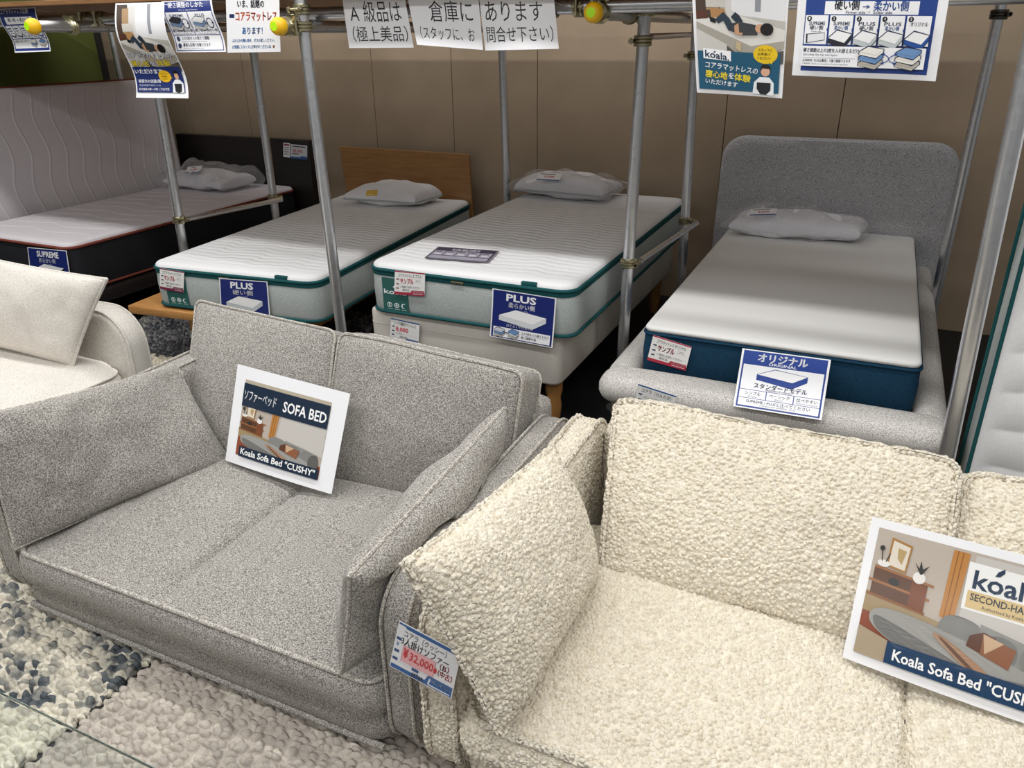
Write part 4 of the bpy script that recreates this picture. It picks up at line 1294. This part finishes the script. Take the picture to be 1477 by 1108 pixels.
# tall curled poster at the left
it, m0 = koala_poster('', False)
m2 = lambda pts: [((a - 60) / 555 * .97 - .1 * ((b - 30) / 1010) * 0, (b - 30) / 1010) for a, b in pts]
it = [(k[0], [(a, (b - .02) * 1.0) for a, b in k[1]], k[2]) if k[0] == 'p' else k for k in it]
it += [('r', .035, .665, .955, .94, '1f2f6a'), ('t', 'コアラマットレスの', .05, .92, .565, .05, '1f2f6a', .07), ('t', '寝心地', .06, .40, .655, .05, '1f2f6a', .07), ('t', 'を', .43, .53, .65, .045, '1f2f6a', .07), ('t', '体験', .57, .82, .65, .05, '1f2f6a', .07),
       ('t', 'コアラマットレスの', .05, .92, .565, .05, WH, .03), ('t', '寝心地', .06, .40, .655, .05, 'f0d832', .025), ('t', 'を', .43, .53, .65, .045, WH, .02), ('t', '体験', .57, .82, .65, .05, 'f0d832', .025), ('t', 'いただけます', .06, .60, .735, .042, WH, .025),
       ('t', '朝霞市の店舗3階', .08, .52, .835, .03, WH, .015), ('t', '埼玉県朝霞市本町2-13-20', .08, .50, .873, .018, 'dfe3f0', .005), ('t', '年中無休10時～17時 ご予約不要', .07, .66, .918, .022, WH, .012),
       ('e', .62, .765, .12, .065, 'e8b81f'), ('p', [(.70, .76), (.76, .785), (.69, .80)], 'e8b81f'), ('t', 'スタッフに', .55, .67, .745, .014, '2b2a20', .01), ('t', 'お声掛け', .55, .67, .775, .014, '2b2a20', .01), ('t', 'ください', .55, .67, .80, .014, '2b2a20', .01),
       ('p', [(.73, .94), (.74, .84), (.80, .80), (.88, .80), (.94, .84), (.945, .94)], 'e9edf0'), ('p', [(.77, .845), (.91, .845), (.90, .93), (.84, .945), (.78, .93)], '1d1e22'), ('e', .84, .76, .04, .04, 'd9ab8e'), ('p', [(.79, .775), (.80, .71), (.84, .70), (.89, .715), (.89, .775), (.87, .735), (.81, .735)], '1d1816')]
T = hang([(164.7, 4.7), (235, 3), (194.5, 141), (269.9, 142)], 2.58)
sheet('poster', 'tall curled navy poster of a person on a mattress, at upper left', 'poster', *T, it, bend=lambda u, v: .022 * math.sin(2 * math.pi * (v - .05)), N=24, strings=[(.1, T[0] + Vector((0, .2, -.01))), (.9, T[1] + Vector((0, .2, -.01)))])
# layer swap sheet
it = [('r', .02, .015, .97, .215, NV), ('t', '硬さ調整のしかた', .12, .82, .125, .085, WH, .02), ('t', 'How to adjust firmness', .32, .70, .19, .025, WH)]
it += [('r', .02, .215, .035, .97, NV), ('r', .955, .215, .97, .97, NV), ('r', .02, .955, .97, .97, NV), ('r', .02, .655, .97, .668, NV), ('r', .47, .215, .482, .66, NV),
       ('t', 'SUPREME', .10, .38, .31, .055, '1c2448', .01), ('t', 'PLUS', .62, .80, .31, .055, '1c2448', .01), ('t', '硬い側⇔柔かい側', .05, .45, .60, .045, '1c2448', .015), ('t', '硬い側⇔柔かい側', .50, .94, .60, .045, '1c2448', .015), ('t', 'Firmer side ⇔ Softer side', .09, .42, .645, .022, '3a4468'), ('t', 'Firmer side ⇔ Softer side', .55, .90, .645, .022, '3a4468'),
       ('e', .10, .735, .035, .05, '3a4468'), ('e', .10, .87, .035, .05, '3a4468'), ('t', '上の2枚を入れ替えて調整', .17, .72, .755, .055, '1c2448', .015), ('t', 'Adjust by swapping the top two layers', .17, .66, .80, .022, '3a4468'), ('t', '裏面も店頭で体験できます', .17, .72, .885, .055, '1c2448', .015), ('t', 'You can try both sides in store', .17, .58, .93, .022, '3a4468')]
it += stack(.20, .435, .24, .12, ('23242c', '7d98bd', 'd5d5d5')) + stack(.66, .435, .24, .12, ('efefef', '7d98bd', 'd5d5d5'))
for cx in (.385, .86):
    it += [('e', cx, .44, .065, .10, '2a3358'), ('e', cx, .44, .05, .08, WH), ('p', [(cx - .075, .43), (cx - .03, .43), (cx - .05, .48)], '2a3358'), ('p', [(cx + .075, .45), (cx + .03, .45), (cx + .05, .40)], '2a3358')]
T = hang([(233, 2), (305, -1), (254, 75.5), (326, 74.8)], 2.645)
sheet('poster', 'white sheet explaining firmness layers, tucked behind the curled poster', 'poster', *T, it, bend=lambda u, v: .008 * math.sin(2 * math.pi * v), N=14, strings=[(.1, T[0] + Vector((0, .12, -.01))), (.9, T[1] + Vector((0, .12, -.01)))])
# white sheet with orange headline
T = hang([(325.5, -10), (402.5, -10), (328, 76), (404.6, 74.8)], 2.64)
sheet('poster', 'white sheet with an orange headline and blue text beside the front pole', 'poster', *T,
      [('t', 'いま、話題の', .22, .72, .23, .10, '1d1d26', .03), ('r', .06, .345, .155, .41, '1d2a5e'), ('t', 'コアラマットレス', .18, .95, .45, .13, 'd8582a', .03), ('t', 'あります！', .30, .68, .68, .10, '1f6fb4', .03), ('t', 'ふかふかの寝心地を、ぜひお試しください。', .10, .90, .82, .05, '1f6fb4', .02), ('t', 'お気軽にスタッフにお声がけくださいね', .10, .83, .93, .05, '1f6fb4', .02), ('e', .88, .905, .02, .025, '8a5030')], strings=[(.1, T[0] + Vector((0, .12, -.03))), (.9, T[1] + Vector((0, .12, -.03)))])
# navy sheet at far left
it = [('r', .02, .02, .98, .97, NV), ('t', 'コアラマットレス比較', .05, .80, .12, .09, WH, .015), ('r', .13, .20, .86, .36, WH), ('t', '硬い側 → 柔かい側', .2, .80, .30, .07, '1c2448', .015)]
for k in range(5):
    it += [('r', .05 + k * .185, .39, .05 + k * .185 + .168, .68, WH), ('r', .07 + k * .185, .44, .17 + k * .185, .47, '3a4468'), ('r', .07 + k * .185, .50, .17 + k * .185, .52, '3a4468')] + iso(.134 + k * .185, .60, .13, .09, 'efefef', ('23242c', '23242c', 'b9b9b9', 'b9b9b9', '24509a')[k])
it += [('r', .05, .70, .95, .91, WH), ('t', '硬さ調節は上の2枚を入れ替えるだけ', .07, .48, .77, .045, '1c2448', .01)] + stack(.60, .80, .16, .08, ('efece4', '6f94c4', 'bcb6aa')) + stack(.84, .80, .16, .08, ('6f94c4', 'efece4', 'bcb6aa'))
T = hang([(-3, 13), (51, 10.5), (21.5, 76), (73, 74)], 2.74)
sheet('poster', 'navy framed diagram sheet hanging behind the leftmost yellow cap', 'poster', *T, it, bend=lambda u, v: .01 * math.sin(2 * math.pi * v), strings=[(.1, T[0] + Vector((0, .08, -.02))), (.9, T[1] + Vector((0, .08, -.02)))])

# signs and tags on the mattresses
def navy_sign(word, sub, en, side, lower, tall=False):
    it = [('r', .0, .0, 1, 1, WH), ('r', .02, .015, .98, .985, '1c2a70'), ('t', word, .23, .70 if len(word) < 6 else .78, .20, .14, WH, .03), ('t', sub, .27, .68, .33, .085, WH, .012), ('t', en, .38, .58, .38, .022, 'c9d0ea')]
    it += iso(.50, .52, .74, .30, 'f4f4f4', side, edge='1c2a70', th=.34)
    it += [('t', lower, .26, .68, .73, .05, WH, .01), ('r', .05, .765, .95, .965, WH)]
    it += stack(.15, .87, .16, .09, ('cfd3d8', '6f94c4', 'bcb6aa')) + stack(.38, .87, .16, .09, ('6f94c4', 'cfd3d8', 'bcb6aa')) + [('t', '×', .235, .295, .885, .05, '1c2448', .03)]
    it += [('t', '上の2枚を入れ替えるだけ', .50, .93, .84, .04, '1c2448', .012), ('t', 'Just swap the top two layers', .50, .90, .872, .018, '3a4468'), ('t', '硬さ調節可能', .50, .74, .93, .04, '1c2448', .012)]
    return it
def tag_items(bar, title, red, extra, price=False):
    it = [('r', 0, 0, 1, 1, 'f0efec'), ('r', 0, 0, 1, .05, bar), ('r', 0, .88, 1, 1, bar), ('p', [(.50, 1), (.58, .78), (1, .78), (1, 1)], bar), ('t', title, .12, .88, .24, .12, '26242a', .006)]
    for v in (.32, .52, .70):
        it += [('r', .06, v, .15, v + .055, '33405e' if bar != 'a8324a' else '7a2a3e'), ('r', .05, v + .11, .95, v + .117, 'b9b7b4')]
    it += [('t', red, .19, .62, .52, .20, 'd7304e', .02)]
    it += [('t', e, *p, '2b2a30', .004) for e, p in extra]
    it += [('t', 'リサイクルショップ', .62, .95, .89, .06, 'f0f0f0', .01), ('r', .62, .92, .95, .935, 'f0f0f0')]
    return it
EX = [('コアラ', (.70, .85, .42, .09)), ('ご自由にお試しください', (.2, .85, .70, .08)), ('展示品', (.28, .5, .82, .07))]
def onplane(px, p, n):
    return [on(a, b, p, Vector(n).normalized()) for a, b in px]
# middle bed
n_ = (TM.to_3x3() @ Vector((0, -1, 0)))
p_ = TM @ Vector((.5, -.013, .6))
T = onplane([(569.6, 390.2), (613.2, 394.3), (568.6, 424.2), (612.5, 427.6)], p_, n_)
sheet('price_tag', 'red barred sample tag over the teal panel of the middle mattress', 'price tag', *T, tag_items('a8324a', 'コアラマットレス プラス', 'サンプル', EX), N=3)
T = onplane([(710.2, 415.9), (802.5, 430.3), (708.2, 483.5), (798.4, 500.6)], TM @ Vector((.5, -.016, .6)), n_)
sheet('mattress_sign', 'navy sign with a white mattress drawing on the middle mattress above the ivory base', 'sign', *T, navy_sign('PLUS', '柔らかい側', 'Softer side', 'd7dadd', 'ほどよくやわらかい'), N=8, bend=lambda u, v: .012 * v * v)
T = onplane([(564.1, 458.5), (605.3, 467.4), (562.4, 489.3), (603.6, 499.6)], Vector((-1.5, 2.745, .4)), (0, -1, 0))
sheet('price_tag', 'blue barred 8,000 price tag on the ivory bed base', 'price tag', *T, tag_items('2a5ca0', 'シングル脚付きマットレス', '8,000', [('シングル', (.20, .42, .67, .08)), ('2024年', (.34, .6, .80, .09))]), N=3)
T = [at(632, 355.6, z=.7055), at(720.5, 361.8, z=.7055), at(611.5, 372, z=.7055), at(704, 378.9, z=.7055)]
it = [('r', .02, .02, .98, .98, '2b2a48'), ('r', .28, .10, .72, .26, 'b9b6c4'), ('r', .04, .72, .96, .95, 'a9a6b6'), ('t', '硬い側 → 柔かい側', .31, .70, .22, .09, '2b2a48', .01)]
for k in range(5):
    it += [('r', .04 + k * .186, .32, .04 + k * .186 + .17, .68, 'a9a6b6'), ('r', .06 + k * .186, .38, .16 + k * .186, .43, '2b2a48'), ('r', .07 + k * .186, .52, .17 + k * .186, .62, 'dddbe4')]
sheet('leaflet', 'dark leaflet lying flat on the middle quilted mattress', 'leaflet', *T, it, paper='8f8a96', N=4)
# left bed
n_ = (TL_.to_3x3() @ Vector((0, -1, 0)))
T = onplane([(230.4, 386.4), (265.7, 392.5), (231, 416.5), (264.7, 422.7)], TL_ @ Vector((.2, -.013, .5)), n_)
sheet('price_tag', 'purple barred sample tag on the mattress of the oak platform bed', 'price tag', *T, tag_items('7d2648', 'コアラマットレス プラス', 'サンプル', EX), N=3)
T = onplane([(316.1, 401.1), (385.7, 406.3), (319.5, 464.5), (391, 471.4)], TL_ @ Vector((.2, -.015, .5)), n_)
sheet('mattress_sign', 'navy sign with a mattress drawing on the oak platform bed, partly behind the grey sofa', 'sign', *T, navy_sign('PLUS', '硬い側', 'Firmer side', 'c3c7cc', 'ほどよくしっかり'), N=4)
# black bed
T = onplane([(39.4, 356.6), (96, 361.7), (46, 415), (105, 421)], Vector((-4.5, 2.779, .4)), (0, -1, 0))
sheet('mattress_sign', 'navy sign on the black sided mattress, just above the linen cushion', 'sign', *T, navy_sign('SUPREME', '柔らかい側', 'Softer side', '23242c', 'しっとりやわらか'), N=4)
# navy bed
T = onplane([(942.4, 483.1), (997.9, 500.3), (933.4, 519.2), (988.8, 535)], Vector((-.5, 2.742, .45)), (0, -1, 0))
sheet('price_tag', 'red barred sample tag on the navy mattress side', 'price tag', *T, tag_items('b02440', 'コアラマットレス オリジナル', 'サンプル', EX), N=3)
T = [at(1071, 502.5, y=2.74), at(1198.6, 519.2, y=2.735), at(1057.4, 586, y=2.53), at(1185, 606.3, y=2.525)]
it = [('r', 0, 0, 1, 1, WH), ('r', .025, .02, .975, .98, '1d3f8f'), ('t', 'オリジナル', .20, .76, .185, .12, WH, .03), ('t', 'ORIGINAL', .33, .65, .245, .048, WH, .01), ('r', .045, .265, .955, .955, WH)]
it += iso(.50, .42, .56, .22, 'f4f4f4', '1d3f8f', edge='1d3f8f', th=.42)
it += [('t', 'スタンダードモデル', .20, .80, .645, .07, '1c2a60', .015), ('t', 'Standard model', .34, .64, .675, .03, '1c2a60'), ('l', [(.045, .69), (.955, .69)], .008, '1d3f8f'), ('l', [(.045, .83), (.955, .83)], .008, '1d3f8f'), ('l', [(.355, .69), (.355, .83)], .012, '1d3f8f'), ('l', [(.665, .69), (.665, .83)], .012, '1d3f8f'),
       ('t', 'シンプル', .11, .29, .77, .048, '1c2a60', .012), ('t', 'Simple', .15, .25, .81, .024, '1c2a60'), ('t', 'ベーシック', .39, .62, .77, .048, '1c2a60', .012), ('t', 'Basic', .46, .55, .81, .024, '1c2a60'), ('t', '比べやすい', .70, .93, .77, .048, '1c2a60', .012), ('t', 'Easy to compare', .70, .93, .81, .024, '1c2a60'),
       ('t', 'SUPREME / PLUSと比べてください', .14, .86, .90, .045, '1c2a60', .012), ('t', 'Compare with SUPREME / PLUS', .30, .70, .935, .022, '1c2a60')]
sheet('mattress_sign', 'blue and white sign with a mattress drawing hanging over the grey foot rail', 'sign', *T, it, N=10)
T = onplane([(920.5, 553.6), (976, 571.5), (914, 590), (969, 608)], Vector((-.5, 2.536, .4)), (0, -1, 0))
sheet('price_tag', 'tag on the grey foot rail peeking over the cream back cushion', 'price tag', *T, tag_items('2a5ca0', 'コアラ（カルカタ）', '', [('ベッドフレーム', (.2, .8, .46, .1))])[:-0 or None] if False else [k for k in tag_items('2a5ca0', 'コアラ（カルカタ）', '一', [('ベッドフレーム', (.2, .8, .46, .1))]) if not (k[0] == 't' and k[1] == '一')], N=3)
# cream sofa price
T = onplane([(575.9, 895.2), (665.4, 943), (561.6, 960.2), (651, 1008.2)], Vector((-.7, 1.038, .4)), (0, -1, 0))
B2 = '1f5fa0'
it = [('r', 0, 0, 1, 1, 'f1f1f3'), ('p', [(0, 0), (1, 0), (1, .085), (.15, .085), (.12, .05), (0, .05)], B2), ('p', [(0, .90), (.56, .90), (.60, .77), (1, .77), (1, 1), (0, 1)], B2),
      ('t', 'コアラ（クッシー）', .12, .80, .235, .10, '202028', .006), ('t', '3人掛けソファー', .10, .86, .41, .13, '202028', .012), ('r', .02, .31, .10, .37, '274f86'), ('t', '¥', .03, .08, .50, .10, '2a6fb0'), ('r', .02, .57, .10, .63, '274f86'), ('r', .02, .74, .10, .80, '274f86'),
      ('r', .15, .42, .67, .755, 'f0b4b8'), ('l', [(.15, .42), (.67, .42), (.67, .755), (.15, .755), (.15, .42)], .006, 'c98a90'), ('t', '¥', .165, .245, .65, .18, 'd0202e', .05), ('t', '32,000', .27, .65, .655, .17, 'd0202e', .012), ('e', .685, .60, .025, .06, 'd0202e'), ('t', '（B）', .74, .88, .52, .11, 'c8303c', .01), ('t', '（中古）', .73, .95, .67, .11, 'c8303c', .02),
      ('l', [(.12, .80), (.98, .80)], .005, '9a9aa0'), ('r', .34, .78, .45, .84, '274f86'), ('t', '0574A', .35, .54, .965, .09, '202028', .03), ('l', [(.64, .82), (.62, .95), (.96, .95)], .025, 'eef2f8'), ('t', 'リサイクルショップ', .67, .97, .88, .055, 'f4f6fa', .012), ('t', 'ショップ', .77, .94, .93, .04, 'f4f6fa', .008)]
it.pop()
sheet('price_tag', 'blue barred 32,000 price tag hanging at the cream sofa arm', 'price tag', *T, it, N=4)
# slips on the headboard and pillows
T = onplane([(408.6, 205.7), (418.2, 206.5), (408.6, 226), (418.2, 227.5)], Vector((-4, 4.776, .8)), (0, -1, 0))
sheet('price_tag', 'narrow pale slip stuck at the left of the black headboard tag', 'price tag', *T, [('r', .1, .08, .9, .2, '8a3a44')] + [('r', .15, .3 + .15 * k, .85, .35 + .15 * k, '55525a') for k in range(4)], N=2)
T = onplane([(419.2, 208), (443, 210), (419.2, 228.4), (443, 230.6)], Vector((-4, 4.776, .8)), (0, -1, 0))
sheet('price_tag', 'blue footed price tag on the black headboard', 'price tag', *T, [('r', 0, 0, 1, 1, 'd9dade'), ('r', 0, .86, 1, 1, '2a5ca0'), ('p', [(.55, 1), (.62, .78), (1, .78), (1, 1)], '2a5ca0'), ('r', .12, .1, .88, .17, '3b3a42'), ('t', '38,000', .12, .72, .55, .22, 'c03048', .02), ('r', .1, .62, .5, .68, '55525a')], N=2)
PL = 'price slips on wrapped pillows'
for lab, px, zs in (('slip inside the plastic of the pillow on the navy sided mattress', [(1083, 301.5), (1121, 300.5), (1081, 311), (1119, 310)], (.735, .715)),
                ('slip on the plastic wrapped pillow of the middle mattress', [(777, 249), (811, 250.5), (774, 259.5), (806, 261.5)], (.85, .82)),
                ('slip under the plastic of the pillow on the black sided mattress', [(271, 240.5), (292, 239), (267, 249.5), (287, 249)], (.735, .705))):
    T = [at(*px[0], z=zs[0]), at(*px[1], z=zs[0]), at(*px[2], z=zs[1]), at(*px[3], z=zs[1])]
    sheet('price_slip', lab, 'price tag', *T, [('r', .08, .12, .75, .2, '44434c'), ('t', '5,500', .3, .72, .6, .24, 'c03048', .03), ('r', 0, .84, 1, 1, '2a5ca0')], N=2, group=PL)
T = [at(529, 274.5, z=.725), at(545, 273.5, z=.725), at(527.5, 283, z=.70), at(544, 282, z=.70)]
sheet('pillow_label', 'yellow paper label on the pillow of the oak platform bed', 'label', *T, [('r', .1, .7, .6, .8, 'f6e9b0')], paper='e3b62a', N=2)
